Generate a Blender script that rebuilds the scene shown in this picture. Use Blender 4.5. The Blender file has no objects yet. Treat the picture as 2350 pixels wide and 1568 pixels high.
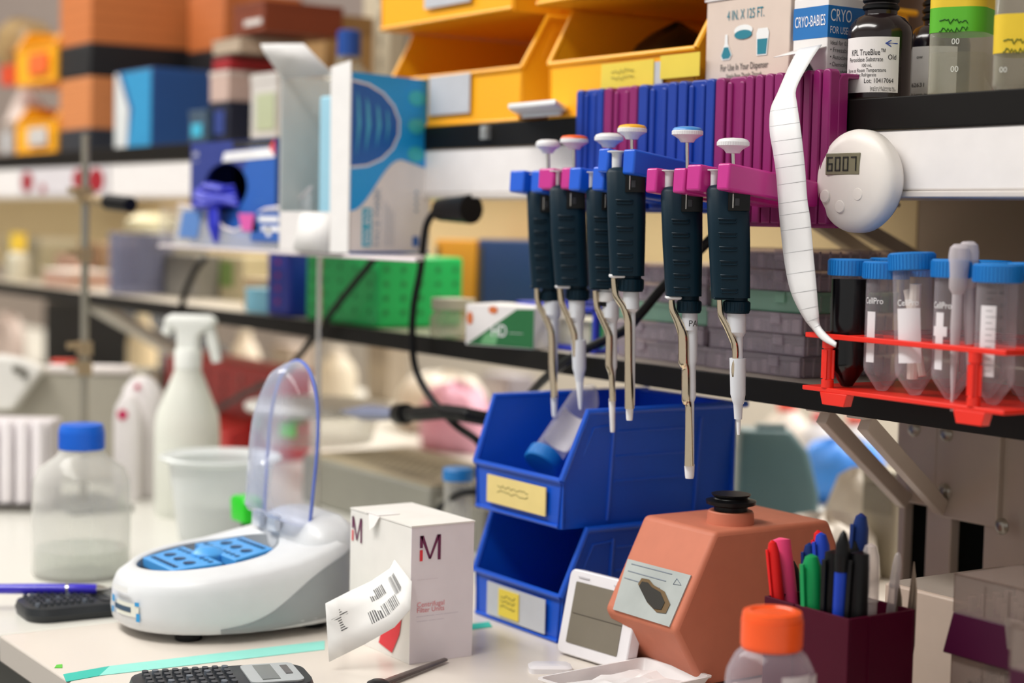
import bpy, math, random
from math import sin, cos, pi, radians, atan2, tan
from mathutils import Vector, Matrix, Euler
random.seed(7)
SC = bpy.context.scene
COL = SC.collection
# ------------------------------------------------------------------ camera model (2350 x 1568)
FPX = 4000.0; ZC = 1.27
_h, _p, _r = radians(33.8), radians(3.86), 0.022
HX, HY = -cos(_h), sin(_h)
FW = Vector((HX*cos(_p), HY*cos(_p), -sin(_p)))
R0 = Vector((HY, -HX, 0.0))
U0 = Vector((HX*sin(_p), HY*sin(_p), cos(_p)))
RT = R0*cos(_r) + U0*sin(_r)
UP = U0*cos(_r) - R0*sin(_r)
CAM = Vector((0, 0, ZC))
def ray(u, v): return FW + RT*((u-1175)/FPX) + UP*(-(v-784)/FPX)
def PY(u, v, Y): d = ray(u, v); return CAM + d*(Y/d.y)
def PZ(u, v, Z): d = ray(u, v); return CAM + d*((Z-ZC)/d.z)
def PD(u, v, t): return CAM + ray(u, v)*t
def XU(u, Y): return PY(u, 530, Y).x
def ZV(u, v, Y): return PY(u, v, Y).z
def depth(P): return (P-CAM).dot(FW)
RZ = atan2(R0.y, R0.x)            # heading that puts local x to the right of the view direction
class Pl:
    """vertical plane through P square to the view heading: pixel -> local (x, z)"""
    def __init__(s, P):
        s.P = Vector(P); s.n = Vector((HX, HY, 0)); s.k = depth(s.P)/FPX
    def __call__(s, u, v):
        d = ray(u, v); t = (s.P-CAM).dot(s.n)/d.dot(s.n)
        q = CAM + d*t - s.P
        return q.dot(R0), q.z
# ------------------------------------------------------------------ materials
def lin(c):
    if isinstance(c, str):
        c = [int(c[i:i+2], 16)/255 for i in (0, 2, 4)]
    return tuple((x/12.92 if x <= .04045 else ((x+.055)/1.055)**2.4) for x in c) + (1.0,)
_M = {}
def mat(name, col='808080', rough=.5, metal=0., var=.06, scale=40, bump=0., spec=.5, coat=0., sss=0.):
    if name in _M: return _M[name]
    m = bpy.data.materials.new(name); m.use_nodes = True
    nt = m.node_tree; b = nt.nodes['Principled BSDF']
    c = lin(col)
    tc = nt.nodes.new('ShaderNodeTexCoord'); nz = nt.nodes.new('ShaderNodeTexNoise')
    nz.inputs['Scale'].default_value = scale; nz.inputs['Detail'].default_value = 3
    nt.links.new(tc.outputs['Object'], nz.inputs['Vector'])
    mx = nt.nodes.new('ShaderNodeMix'); mx.data_type = 'RGBA'
    mx.inputs['A'].default_value = tuple(x*(1-var) for x in c[:3]) + (1,)
    mx.inputs['B'].default_value = tuple(min(1, x*(1+var)) for x in c[:3]) + (1,)
    nt.links.new(nz.outputs['Fac'], mx.inputs['Factor'])
    nt.links.new(mx.outputs['Result'], b.inputs['Base Color'])
    b.inputs['Roughness'].default_value = rough; b.inputs['Metallic'].default_value = metal
    b.inputs['Specular IOR Level'].default_value = spec
    b.inputs['Coat Weight'].default_value = coat
    if sss:
        b.inputs['Subsurface Weight'].default_value = sss
        b.inputs['Subsurface Radius'].default_value = (.01, .01, .01)
        b.inputs['Subsurface Scale'].default_value = .5
    if bump:
        bp = nt.nodes.new('ShaderNodeBump'); bp.inputs['Strength'].default_value = bump
        bp.inputs['Distance'].default_value = .001
        nt.links.new(nz.outputs['Fac'], bp.inputs['Height']); nt.links.new(bp.outputs['Normal'], b.inputs['Normal'])
    _M[name] = m; return m
def clear(name, tint='ffffff', body='dfe4e6', fac=.16, edge=.45, rough=.08):
    """thin clear or milky plastic: transparent with a glossy body that thickens at grazing edges"""
    if name in _M: return _M[name]
    m = bpy.data.materials.new(name); m.use_nodes = True; nt = m.node_tree
    b = nt.nodes['Principled BSDF']; out = nt.nodes['Material Output']
    b.inputs['Base Color'].default_value = lin(body); b.inputs['Roughness'].default_value = rough
    t = nt.nodes.new('ShaderNodeBsdfTransparent'); t.inputs['Color'].default_value = lin(tint)
    lw = nt.nodes.new('ShaderNodeLayerWeight'); lw.inputs['Blend'].default_value = .35
    ma = nt.nodes.new('ShaderNodeMath'); ma.operation = 'MULTIPLY_ADD'; ma.use_clamp = True
    ma.inputs[1].default_value = edge; ma.inputs[2].default_value = fac
    nt.links.new(lw.outputs['Facing'], ma.inputs[0])
    mx = nt.nodes.new('ShaderNodeMixShader')
    nt.links.new(ma.outputs[0], mx.inputs[0]); nt.links.new(t.outputs[0], mx.inputs[1])
    nt.links.new(b.outputs[0], mx.inputs[2]); nt.links.new(mx.outputs[0], out.inputs['Surface'])
    _M[name] = m; return m
WHITE = mat('white_plastic', 'eef0f2', .35, spec=.5)
INK = mat('black_ink', '16161a', .6)
INKW = mat('white_ink', 'f4f4f6', .5)
CARDW = mat('white_card', 'ece8e6', .6)
BLACK = mat('black_plastic', '0b0b0d', .4, spec=.25)
STEEL = mat('polished_steel', 'd8d4cc', .18, 1.)
GREYP = mat('grey_plastic', '8e9191', .5)
# ------------------------------------------------------------------ mesh collector
_fc = {}
def text_mesh(s):
    if s in _fc: return _fc[s]
    cu = bpy.data.curves.new('t', 'FONT'); cu.body = s; cu.size = 1.0; cu.resolution_u = 3
    ob = bpy.data.objects.new('t', cu); me = bpy.data.meshes.new_from_object(ob)
    vs = [Vector(v.co) for v in me.vertices]; fs = [tuple(p.vertices) for p in me.polygons]
    bpy.data.objects.remove(ob); bpy.data.meshes.remove(me); bpy.data.curves.remove(cu)
    _fc[s] = (vs, fs); return _fc[s]
class MB:
    def __init__(s): s.v = []; s.f = []; s.m = []; s.mats = []
    def mi(s, m):
        if m not in s.mats: s.mats.append(m)
        return s.mats.index(m)
    def add(s, vs, fs, m, T=None):
        o = len(s.v); k = s.mi(m)
        for p in vs:
            p = Vector(p); s.v.append(T @ p if T is not None else p)
        for f in fs: s.f.append(tuple(o+i for i in f)); s.m.append(k)
        return s
    def box(s, x0, x1, y0, y1, z0, z1, m, T=None):
        vs = [(x, y, z) for z in (z0, z1) for y in (y0, y1) for x in (x0, x1)]
        return s.add(vs, [(0, 2, 3, 1), (4, 5, 7, 6), (0, 1, 5, 4), (2, 6, 7, 3), (0, 4, 6, 2), (1, 3, 7, 5)], m, T)
    def hexa(s, b4, t4, m):
        vs = list(b4)+list(t4)
        return s.add(vs, [(3, 2, 1, 0), (4, 5, 6, 7), (0, 1, 5, 4), (1, 2, 6, 5), (2, 3, 7, 6), (3, 0, 4, 7)], m)
    def loft(s, rings, m, cap0=True, cap1=True, T=None, closed=True):
        n = len(rings[0]); vs = [p for r in rings for p in r]; fs = []
        for i in range(len(rings)-1):
            for j in range(n if closed else n-1):
                k = (j+1) % n
                fs.append((i*n+j, i*n+k, (i+1)*n+k, (i+1)*n+j))
        if cap0: fs.append(tuple(range(n-1, -1, -1)))
        if cap1: fs.append(tuple((len(rings)-1)*n+j for j in range(n)))
        return s.add(vs, fs, m, T)
    def lathe(s, prof, m, c=(0, 0, 0), n=28, T=None, cap0=True, cap1=True, ry=1., a0=0., a1=None):
        rings = []
        for r, z in prof:
            r = max(r, 1e-5)
            if a1 is None:
                rings.append([(c[0]+r*cos(2*pi*j/n), c[1]+ry*r*sin(2*pi*j/n), c[2]+z) for j in range(n)])
            else:
                rings.append([(c[0]+r*cos(a0+(a1-a0)*j/n), c[1]+ry*r*sin(a0+(a1-a0)*j/n), c[2]+z) for j in range(n+1)])
        if a1 is not None: return s.loft(rings, m, False, False, T, False)
        return s.loft(rings, m, cap0, cap1, T)
    def tube(s, pts, r, m, n=10, T=None, fl=1.):
        pts = [Vector(p) for p in pts]; rs = r if isinstance(r, (list, tuple)) else [r]*len(pts)
        rings = []; pv = None
        for i, p in enumerate(pts):
            t = (pts[min(i+1, len(pts)-1)]-pts[max(i-1, 0)]).normalized()
            if pv is None:
                a = Vector((0, 0, 1)) if abs(t.z) < .9 else Vector((0, 1, 0)); x = t.cross(a).normalized()
            else: x = (pv - t*pv.dot(t)).normalized()
            pv = x; y = t.cross(x)
            rings.append([p + x*(rs[i]*cos(2*pi*j/n)) + y*(rs[i]*fl*sin(2*pi*j/n)) for j in range(n)])
        return s.loft(rings, m, True, True, T)
    def prism(s, poly, a, b, ax, m, T=None):
        def P(p, w):
            return {'x': (w, p[0], p[1]), 'y': (p[0], w, p[1]), 'z': (p[0], p[1], w)}[ax]
        n = len(poly); vs = [P(p, a) for p in poly]+[P(p, b) for p in poly]
        fs = [tuple(range(n-1, -1, -1)), tuple(range(n, 2*n))] + [(i, (i+1) % n, n+(i+1) % n, n+i) for i in range(n)]
        return s.add(vs, fs, m, T)
    def text(s, t, o, xd, ud, h, m, sx=1., bend=None, center=False, width=None):
        vs, fs = text_mesh(t); o = Vector(o); xd = Vector(xd).normalized(); ud = Vector(ud).normalized()
        k = h/.7; w = max(v.x for v in vs)
        if width: sx = width/(w*k)
        off = -w/2 if center else 0
        if bend:  # (centre, radius, start angle, direction): wrap round a vertical cylinder
            c, r, a0, dr = bend
            pts = []
            for v in vs:
                a = a0 + dr*(v.x+off)*k*sx/r
                pts.append(Vector((c[0]+r*cos(a), c[1]+r*sin(a), o.z+v.y*k)))
        else: pts = [o + xd*((v.x+off)*k*sx) + ud*(v.y*k) for v in vs]
        return s.add(pts, fs, m)
    def build(s, name, parent=None, bevel=0., seg=2, loc=None, rz=0., ang=35, mod=None):
        me = bpy.data.meshes.new(name); me.from_pydata([tuple(v) for v in s.v], [], s.f)
        for m in s.mats: me.materials.append(m)
        for i, p in enumerate(me.polygons): p.material_index = s.m[i]; p.use_smooth = True
        me.validate(); me.update(); me.set_sharp_from_angle(angle=radians(ang))
        o = bpy.data.objects.new(name, me); COL.objects.link(o)
        if parent is not None: o.parent = parent
        if loc is not None: o.location = loc
        if rz: o.rotation_euler = (0, 0, rz)
        if bevel:
            b = o.modifiers.new('bevel', 'BEVEL'); b.width = bevel; b.segments = seg; b.limit_method = 'ANGLE'; b.angle_limit = radians(40)
        return o
def tag(o, label=None, cat=None, group=None, kind=None):
    if label: o['label'] = label
    if cat: o['category'] = cat
    if group: o['group'] = group
    if kind: o['kind'] = kind
    return o
def thing(name, label, cat, loc=(0, 0, 0), rz=0., group=None):
    o = bpy.data.objects.new(name, None); COL.objects.link(o); o.empty_display_size = .02
    o.location = loc; o.rotation_euler = (0, 0, rz)
    return tag(o, label, cat, group)
def struct(name, mb, **k): return tag(mb.build(name, **k), kind='structure')
def dup(o, parent=None, rename=None):
    c = o.copy(); COL.objects.link(c)
    if parent is not None: c.parent = parent
    for ch in list(o.children): dup(ch, c)
    return c
def rrect(w, d, r, n=4, cx=0., cy=0.):
    """rounded rectangle outline"""
    pts = []
    for (sx, sy, a) in ((1, 1, 0), (-1, 1, pi/2), (-1, -1, pi), (1, -1, 3*pi/2)):
        for i in range(n+1):
            t = a + pi/2*i/n
            pts.append((cx+sx*(w/2-r)+r*cos(t), cy+sy*(d/2-r)+r*sin(t)))
    return pts
def ring(pts, z): return [(x, y, z) for x, y in pts]
ZB = .90; ZL = 1.143; ZU = 1.375
# ------------------------------------------------------------------ the setting
def setting():
    fl = mat('vinyl_floor', '5c5a56', .5, bump=.1); wl = mat('painted_wall', 'd8d0c2', .8)
    struct('floor', MB().box(-7.5, 1.5, -2.5, 4.5, -.05, 0, fl))
    struct('wall_back', MB().box(-7.5, 1.5, 3.6, 3.7, 0, 2.9, wl))
    struct('wall_left', MB().box(-7.1, -7.0, -2.5, 3.6, 0, 2.9, mat('far_wall', '9a8e84', .8)))
    struct('ceiling', MB().box(-7.1, 1.5, -2.5, 3.6, 2.9, 2.95, mat('ceiling_tile', 'e6e4de', .8)))
setting()
def bench():
    top = mat('bench_laminate', 'ded6cc', .3, spec=.5, scale=8, var=.02); edge = mat('bench_edge', 'cfc4b8', .4)
    cab = mat('cabinet_grey', '5b5c58', .5)
    m = MB().box(-1.5, .4, .47, 1.85, .876, ZB, top)
    tag(m.build('worktop', bevel=.002), 'pale cream laminate worktop under the centrifuge and blue bins', 'worktop')
    m = MB().box(-6.0, -1.502, .47, 1.85, .876, ZB, mat('bench_laminate_far', 'd9d8d0', .3, scale=8, var=.02))
    tag(m.build('worktop', bevel=.002), 'white worktop at far left under the blue-capped bottle and calculator', 'worktop')
    c = thing('bench_cabinet', 'grey bench cabinet below the pale worktop', 'cabinet', (0, 0, 0))
    MB().box(-5.9, .38, .52, 1.8, .06, .876, cab).build('carcass', c); MB().box(-5.8, .3, .58, 1.74, 0, .06, mat('plinth_dark', '2c2c2a', .6)).build('plinth', c)
    for i in range(8):
        x = -5.8+.77*i
        d = MB().box(x, x+.74, .5, .52, .12, .86, mat('cabinet_door', '6b6c67', .45)).build('door', c, bevel=.003)
        MB().box(x+.3, x+.44, .485, .5, .8, .815, STEEL).build('handle', d)
bench()
def shelves():
    blk = mat('black_laminate', '12100e', .45, bump=.05, spec=.2); top = mat('shelf_top', 'b9afa0', .4)
    for (z0, z1, nm, lb) in ((1.350, ZU, 'upper', 'long upper shelf with black front edge carrying the yellow bins'),
                             (1.1225, ZL, 'lower', 'long lower shelf with black front edge carrying the red tube rack')):
        t = thing('shelf', lb, 'shelf', (0, 0, 0))
        MB().box(-3.4 if z0 < 1.2 else -6, .3, 1.004, 1.33, z0+.001, z1-.0005, top).build('board', t)
        MB().box(-3.4 if z0 < 1.2 else -6, .3, 1.0, 1.005, z0, z1, blk).build('edge_band', t, bevel=.0008)
    pan = mat('tan_backboard', 'dcc496', .7, scale=10); pan2 = mat('grey_backboard', '8d8078', .7, scale=10)
    tag(MB().box(-6, -1.251, 1.33, 1.345, ZL, 1.35, pan).build('back_panel'), 'tan backboard closing the space between the two shelves, left of the clear cases', 'panel')
    tag(MB().box(-1.249, .3, 1.33, 1.345, ZL, 1.35, mat('backboard_shaded', '9a8674', .7, scale=10)).build('back_panel'), 'backboard between the shelves behind the red tube rack, shade put into its colour', 'panel')  # right end of the backboard, its shade painted in as a darker colour
    tag(MB().box(-6, .3, 1.31, 1.345, ZU, 2.3, pan2).build('back_panel'), 'grey-brown backboard above the upper shelf', 'panel')
    # white fascia (under-shelf lamp housing)
    wf = mat('white_fascia', 'f0ecea', .4)
    for (x0, x1, lb) in ((-1.052, .3, 'white metal lamp housing under the upper shelf at right behind the round timer'),
                         (-6., -1.10, 'white metal lamp housing under the upper shelf left of the pipettes')):
        t = thing('lamp_housing', lb, 'light fixture', (0, 0, 0))
        MB().box(x0, x1, 1.002, 1.012, 1.302, 1.3495, wf).build('face', t, bevel=.002)
        MB().box(x0, x1, 1.0, 1.10, 1.297, 1.302, mat('white_lip', 'd9d2cc', .4)).build('lower_lip', t, bevel=.001)
shelves()
def upright():
    g = mat('putty_metal', 'c2b5a9', .45, .0); gd = mat('slot_shade_black', '060806', .8, spec=.1); bolt = mat('zinc_bolt', 'a8a49a', .3, .8)
    t = thing('shelf_upright', 'putty-coloured steel shelf post with bolts at the right under the lower shelf', 'post', (0, 0, 0))
    MB().box(-1.143, -1.094, 1.2, 1.23, 1.02, 1.122, g).build('bolted_plate', t, bevel=.0015)
    MB().box(-1.0925, -1.02, 1.198, 1.23, 1.013, 1.122, g).build('bolted_plate', t, bevel=.0015)
    MB().box(-1.143, -1.135, 1.205, 1.30, ZB, 1.02, g).box(-1.108, -1.078, 1.205, 1.3, ZB, 1.02, g).box(-1.04, -.985, 1.205, 1.3, ZB, 1.122, g).build('channel', t, bevel=.001)
    MB().box(-1.135, -1.04, 1.216, 1.22, ZB, 1.018, gd).build('slot_shade', t)  # near-black sheet standing in for the shade inside the post slots
    MB().box(-.978, -.93, 1.19, 1.3, ZB, 1.122, g).build('channel', t, bevel=.001)
    for (u, v, Y) in ((2098, 984, 1.2), (2172, 996, 1.198), (2168, 1128, 1.198), (2300, 1208, 1.19)):
        P = PY(u, v, Y)
        MB().lathe([(.0075, 0), (.0075, .001), (.0055, .003), (.003, .004)], bolt, n=14, T=Matrix.Translation(P) @ Matrix.Rotation(pi/2, 4, 'X')).build('bolt', t)
    # diagonal struts under lower shelf and under upper shelf
    def strut(lb, a, b, w=.012, nm='shelf_bracket', g=g):
        a = Vector(a); b = Vector(b); d = (b-a).normalized(); n = d.cross(Vector((1, 0, 0))).normalized()
        mb = MB(); h = .007
        mb.hexa([a+n*h+Vector((-w/2, 0, 0)), a+n*h+Vector((w/2, 0, 0)), a-n*h+Vector((w/2, 0, 0)), a-n*h+Vector((-w/2, 0, 0))],
                [b+n*h+Vector((-w/2, 0, 0)), b+n*h+Vector((w/2, 0, 0)), b-n*h+Vector((w/2, 0, 0)), b-n*h+Vector((-w/2, 0, 0))], g)
        o = thing(nm, lb, 'bracket', a)
        for i, v in enumerate(mb.v): mb.v[i] = v-a
        mb.build('strut', o, bevel=.001)
        MB().box(-w*.8, w*.8, -.012, .08, .0035, .0075, mat('white_flange', 'cfc6bb', .45)).build('flange', o, bevel=.001)
        return o
    strut('left of the two diagonal struts under the lower shelf beside the red rack', PY(1890, 962, 1.02)+Vector((0, 0, .003)), PY(2075, 1150, 1.195))
    strut('right of the two diagonal struts meeting the bolted post', PY(1985, 978, 1.02)+Vector((0, 0, .003)), PY(2160, 1165, 1.195))
    strut('wide grey diagonal strut below the far left end of the lower shelf', (XU(225, 1.03), 1.03, 1.118), (XU(225, 1.03)+.05, 1.30, .96), .09, g=mat('strut_grey', 'aaa69a', .45))
    strut('upper diagonal strut behind the hanging paper strip', PY(1790, 450, 1.06)+Vector((0, 0, 0)), PY(2010, 600, 1.31), .014)
    strut('diagonal strut behind the round white timer', PY(1900, 480, 1.1), PY(2110, 600, 1.32), .014)
upright()
# perforated beige post above the shelf
t = thing('slotted_post', 'beige slotted wall post behind the blue-capped bottle on the upper shelf', 'post', (XU(868, 1.29), 1.29, ZU))
MB().box(-.04, .04, -.01, .0195, 0, .5, mat('beige_post', 'c8bda4', .5)).build('channel', t, bevel=.002)
sl = MB()
for i in range(14): sl.box(.012, .018, -.0105, -.009, .02+i*.033, .04+i*.033, mat('slot', '6b6455', .7))
sl.build('slots', t)
# ------------------------------------------------------------------ pipettes and hangers
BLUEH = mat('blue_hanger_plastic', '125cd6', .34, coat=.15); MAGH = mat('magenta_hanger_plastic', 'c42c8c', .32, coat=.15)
BLUEP = mat('dark_blue_plate', '0a3a9e', .38); MAGP = mat('dark_magenta_plate', '8c1c66', .38)  # back plates take darker tones than the prongs
def hanger(i, xa, xb, ye, L, R, m, lb, drop):
    """L,R = (u0,u1,vtop,vbot) of the prong ends"""
    t = thing('pipette_hanger', lb, 'pipette hanger', ((xa+xb)/2, .99, 1.30), group=None)
    o = Vector(((xa+xb)/2, .99, 1.30)); w = xb-xa
    zt = PY(1905-(-1.016-xb)*0, 0, .985).z if 0 else None
    top = 1.3985; bot = PY(1500, 488, .97).z if i < 5 else PY(1720, 520, .97).z
    mb = MB()
    # curved back profile (Y,Z), ribs proud of it
    def prof(off, z0, z1):
        return [(.008, z0), (-off*.6, z0), (-off, z0+.01), (-off, z1-.006), (-off+.003, z1-.0015), (-off+.007, z1), (.03, z1), (.03, z1-.004), (.008, z1-.004)]
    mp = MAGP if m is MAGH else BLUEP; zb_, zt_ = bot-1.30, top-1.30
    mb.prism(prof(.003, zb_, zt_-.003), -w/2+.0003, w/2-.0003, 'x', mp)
    def rib(c0, c1, d, zt2, zb2):
        r = min(.004, (c1-c0)*.45); p = [(c0, zb2), (c1, zb2)]
        p += [(c1-r+r*cos(a*pi/8), zt2-r+r*sin(a*pi/8)) for a in range(5)] + [(c0+r-r*sin(a*pi/8), zt2-r+r*cos(a*pi/8)) for a in range(5)]
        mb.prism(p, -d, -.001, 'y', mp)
    units = [(0.02, .25, .012), (.29, .72, .009), (.76, .98, .012)] if i < 5 else [(0.01, .17, .012), (.20, .50, .009), (.53, .66, .012), (.69, .82, .012), (.85, .99, .012)]
    for a, b, d in units:
        rib(-w/2+w*a, -w/2+w*b, d, zt_, zb_+.003)
        if b-a > .26:
            c0, c1 = -w/2+w*a, -w/2+w*b; q_ = (c1-c0)
            rib(c0+q_*.02, c0+q_*.28, d+.0025, zt_-.004, zb_+.01); rib(c0+q_*.72, c0+q_*.98, d+.0025, zt_-.004, zb_+.01)
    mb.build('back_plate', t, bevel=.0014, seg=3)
    for (u0, u1, v0, v1) in (L, R):
        a = PY(u0, v0, ye); b = PY(u1, v0, ye); z1 = a.z; z0 = PY(u0, v1, ye).z
        q = MB(); ys = .985
        q.hexa([Vector((a.x, ye, z0))-o, Vector((b.x, ye, z0))-o, Vector((b.x, ys, z0-drop))-o, Vector((a.x, ys, z0-drop))-o],
               [Vector((a.x, ye+.001, z1))-o, Vector((b.x, ye+.001, z1))-o, Vector((b.x, ys, z1-drop))-o, Vector((a.x, ys, z1-drop))-o], m)
        q.build('prong', t, bevel=.002, seg=3)
    return t
XS = [-1.361, -1.317, -1.265, -1.208, -1.157, -1.083, -1.016]
hanger(1, XS[0], XS[1], .90, (1168, 1200, 391, 441), (1217, 1244, 391, 441), BLUEH, 'blue clip hanger at the left end of the row, holding the far left pipette', .010)
hanger(2, XS[1], XS[2], .90, (1234, 1268, 386, 435), (1286, 1307, 384, 434), MAGH, 'magenta clip hanger holding the orange-topped pipette', .010)
hanger(3, XS[2], XS[3], .888, (1304, 1330, 384, 437), (1358, 1384, 382, 437), BLUEH, 'blue clip hanger holding the white-topped pipette behind the yellow-topped one', .010)
hanger(4, XS[3], XS[4], .885, (1371, 1394, 340, 396), (1428, 1454, 342, 400), BLUEH, 'blue clip hanger raised above the others, holding the yellow-topped pipette', .014)
hanger(5, XS[4], XS[5], .885, (1481, 1505, 385, 442), (1543, 1570, 385, 443), MAGH, 'magenta clip hanger holding the blue-topped pipette', .010)
hanger(6, XS[5], XS[6], .885, (1574, 1606, 377, 438), (1644, 1672, 374, 436), MAGH, 'magenta clip hanger at the right end of the row beside the paper strip', .012)
HAND = mat('dark_teal_handle', '042230', .45, spec=.22, bump=.05, scale=900); HANDK = mat('black_window', '040506', .25, spec=.3)
SHAFT = mat('pipette_shaft', 'dfe3ea', .35); KNOBW = mat('knob_white', 'e9eaec', .4)
GOLD = mat('worn_steel_ejector', 'e0cfb2', .13, 1., bump=.08, scale=120)
def pipette(lb, Y, knob, kcol, rod, col, body, plate, nut, shaft, ej, ejr, tip, sleeve=None, label=None, white_ring=False, notch=None):
    u_c = (body[-1][1]+body[-1][2])/2; P = PY(u_c, body[0][0], Y); pl = Pl(P); k = pl.k
    t = thing('pipette', lb, 'pipette', P, RZ, 'pipettes hanging in the clip row')
    # handle : rings of rounded rectangles (v, ul, ur)
    rings = []
    b0 = body[0]
    prof = [(b0[0]-2, b0[1]+18, b0[2]-14, .7), (b0[0]+1, b0[1]+9, b0[2]-6, .85), (b0[0]+10, b0[1]+3, b0[2]-1, .95)] + [(b[0], b[1], b[2], 1.) for b in body]
    prof.sort(key=lambda q: q[0]); prof = [q for q in prof if not (q[0] == b0[0])]
    for v, ul, ur, s in prof:
        x0, z = pl(ul, v); x1, _ = pl(ur, v); w = x1-x0
        rings.append(ring(rrect(w, w*.80*s, w*.26, 4, (x0+x1)/2, 0), z))
    vE = body[-1][0]; 
    mb = MB().loft(rings, HAND)
    # grip ridges on the front
    def at(v):
        for i in range(len(prof)-1):
            if prof[i][0] <= v <= prof[i+1][0]:
                f = (v-prof[i][0])/(prof[i+1][0]-prof[i][0]); return [prof[i][j]*(1-f)+prof[i+1][j]*f for j in (1, 2)]
        return prof[-1][1:3]
    H = vE-b0[0]
    for j in range(6):
        v = b0[0]+H*(.30+.125*j); ul, ur = at(v); xm, z = pl(ul+(ur-ul)*.42, v); w = (ur-ul)*k
        for (dz, hh) in ((0, .0007), (-.0027, .0007)):
            pts = [(xm-w*.21, -w*.38, z+dz*.2), (xm-w*.19, -w*.403, z+dz), (xm-w*.05, -w*.41, z+dz), (xm+w*.1, -w*.41, z+dz), (xm+w*.2, -w*.403, z+dz), (xm+w*.23, -w*.38, z+dz*.2)]
            mb.tube(pts, hh, HAND, n=6)
    mb.build('handle', t, ang=50)
    # window recess
    v0, v1 = b0[0]+H*.05, b0[0]+H*.23; ul, ur = at((v0+v1)/2)
    xa, za = pl(ul+(ur-ul)*.46, v0); xb, zb = pl(ul+(ur-ul)*.97, v1); w = (ur-ul)*k
    wm = MB().box(xa, xb, -w*.425, -w*.30, zb, za, HANDK).box(xa+w*.1, xa+w*.13, -w*.44, -w*.42, zb+.002, za-.002, STEEL)
    wm.box(xa+w*.16, xa+w*.27, -w*.438, -w*.42, zb+.004, zb+.010, mat('counter_wheel', '2b2e33', .3)).build('volume_window', t, bevel=.0006)
    # plunger
    ku, kv0, kv1, kw = knob; xk, zt = pl(ku, kv0); _, zb = pl(ku, kv1); r = kw/2*k; h = zt-zb
    MB().lathe([(r*.42, 0), (r*.46, .06*h), (r*.55, .2*h), (r*.78, .36*h), (r*.94, .44*h), (r, .48*h), (r, .72*h), (r*.96, .76*h)] + ([(r*.9, .86*h), (r*.6, .96*h), (.0002, h)] if kcol is None else []), KNOBW, c=(xk, 0, zb), n=36).build('plunger_knob', t, ang=25)
    kn = t.children[-1] if t.children else None
    kn = [o for o in COL.objects if o.parent == t][-1]
    teeth = MB()
    for j in range(40):
        a = 2*pi*j/40; teeth.box(-r*.03, r*.03, 0, r*.03, .49*h, .71*h, KNOBW, Matrix.Translation((xk, 0, zb)) @ Matrix.Rotation(a, 4, 'Z') @ Matrix.Translation((0, r*.98, 0)))
    teeth.build('knurling', kn)
    if kcol is not None:
        MB().lathe([(r*.97, .73*h), (r*.95, .84*h), (r*.84, .94*h), (r*.5, 1.01*h), (.0002, 1.03*h)], kcol, c=(xk, 0, zb), n=36).build('colour_cap', kn, ang=60)
    xr, zr = pl(rod[0], rod[1])
    MB().tube([(xr, 0, zr-.008), (xk, 0, zb+.001)], 4.2*k, STEEL, n=12).build('plunger_rod', t)
    # ejector button (white collar)
    u0, u1, va, vb = col; x0, z1 = pl(u0, va); x1, z0 = pl(u1, vb); w = (x1-x0)
    cx = (x0+x1)/2
    MB().lathe([(w*.30, z0-z1-.003), (w*.32, -w*.22), (w*.36, -w*.14), (w*.60, -w*.09), (w*.62, -w*.02), (w*.55, 0)], WHITE, c=(cx, 0, z1), n=20).build('ejector_button', t)
    # ejector plate
    u0, u1, va, vb, pm = plate; x0, z1 = pl(u0, va); x1, z0 = pl(u1, vb)
    MB().box(x0, x1, -.0085, .0085, z0, z1, pm).build('ejector_plate', t, bevel=.0012)
    # nut
    u0, u1, va, vb = nut; x0, z1 = pl(u0, va); x1, z0 = pl(u1, vb); cx = (x0+x1)/2; r = (x1-x0)/2
    nm = WHITE if white_ring else HAND
    mb = MB().lathe([(r*.9, z0-z1), (r*.97, z0-z1+.001), (r*.97, -.003), (r*.8, -.002), (r*.8, .002)], nm, c=(cx, 0, z1), n=30)
    if not white_ring:
        for j in range(18):
            mb.box(-.0007, .0007, 0, .0007, z0-z1+.002, -.0035, HAND, Matrix.Translation((cx, 0, z1)) @ Matrix.Rotation(2*pi*j/18, 4, 'Z') @ Matrix.Translation((0, r*.95, 0)))
    else: mb.lathe([(r*.75, z0-z1-.004), (r*.75, z0-z1)], BLACK, c=(cx, 0, z1), n=24)
    mb.build('shaft_nut', t)
    # shaft: (v, u0, u1)
    def axis(lst, m, nm, n=24):
        rings = []
        for v, a, b in lst:
            x0, z = pl(a, v); x1, _ = pl(b, v); r = (x1-x0)/2
            rings.append([((x0+x1)/2 + r*cos(2*pi*j/n), r*sin(2*pi*j/n), z) for j in range(n)])
        return MB().loft(rings, m).build(nm, t)
    sh = axis(shaft, SHAFT, 'shaft')
    if label:
        x0, z = pl(label[1], label[2]); xs0, _ = pl(label[3], label[2]); xs1, _ = pl(label[4], label[2]); r = (xs1-xs0)/2
        q = MB(); q.text(label[0], (0, 0, z), (1, 0, 0), (0, 0, 1), label[5]*k, INK, bend=(((xs0+xs1)/2, 0), r*1.02, -pi/2-math.asin(min(1, max(-1, ((xs0+xs1)/2-x0)/r))), 1)); q.build('name_label', t)
    if sleeve: axis(sleeve, SHAFT, 'sleeve')
    axis(tip, WHITE, 'tip_cone')
    pts = []; rs = []
    for (u, v), w in zip(ej, ejr):
        x, z = pl(u, v); pts.append((x, -.0035, z)); rs.append(w/2*k)
    # resample smooth
    P2 = []; R2 = []
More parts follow.
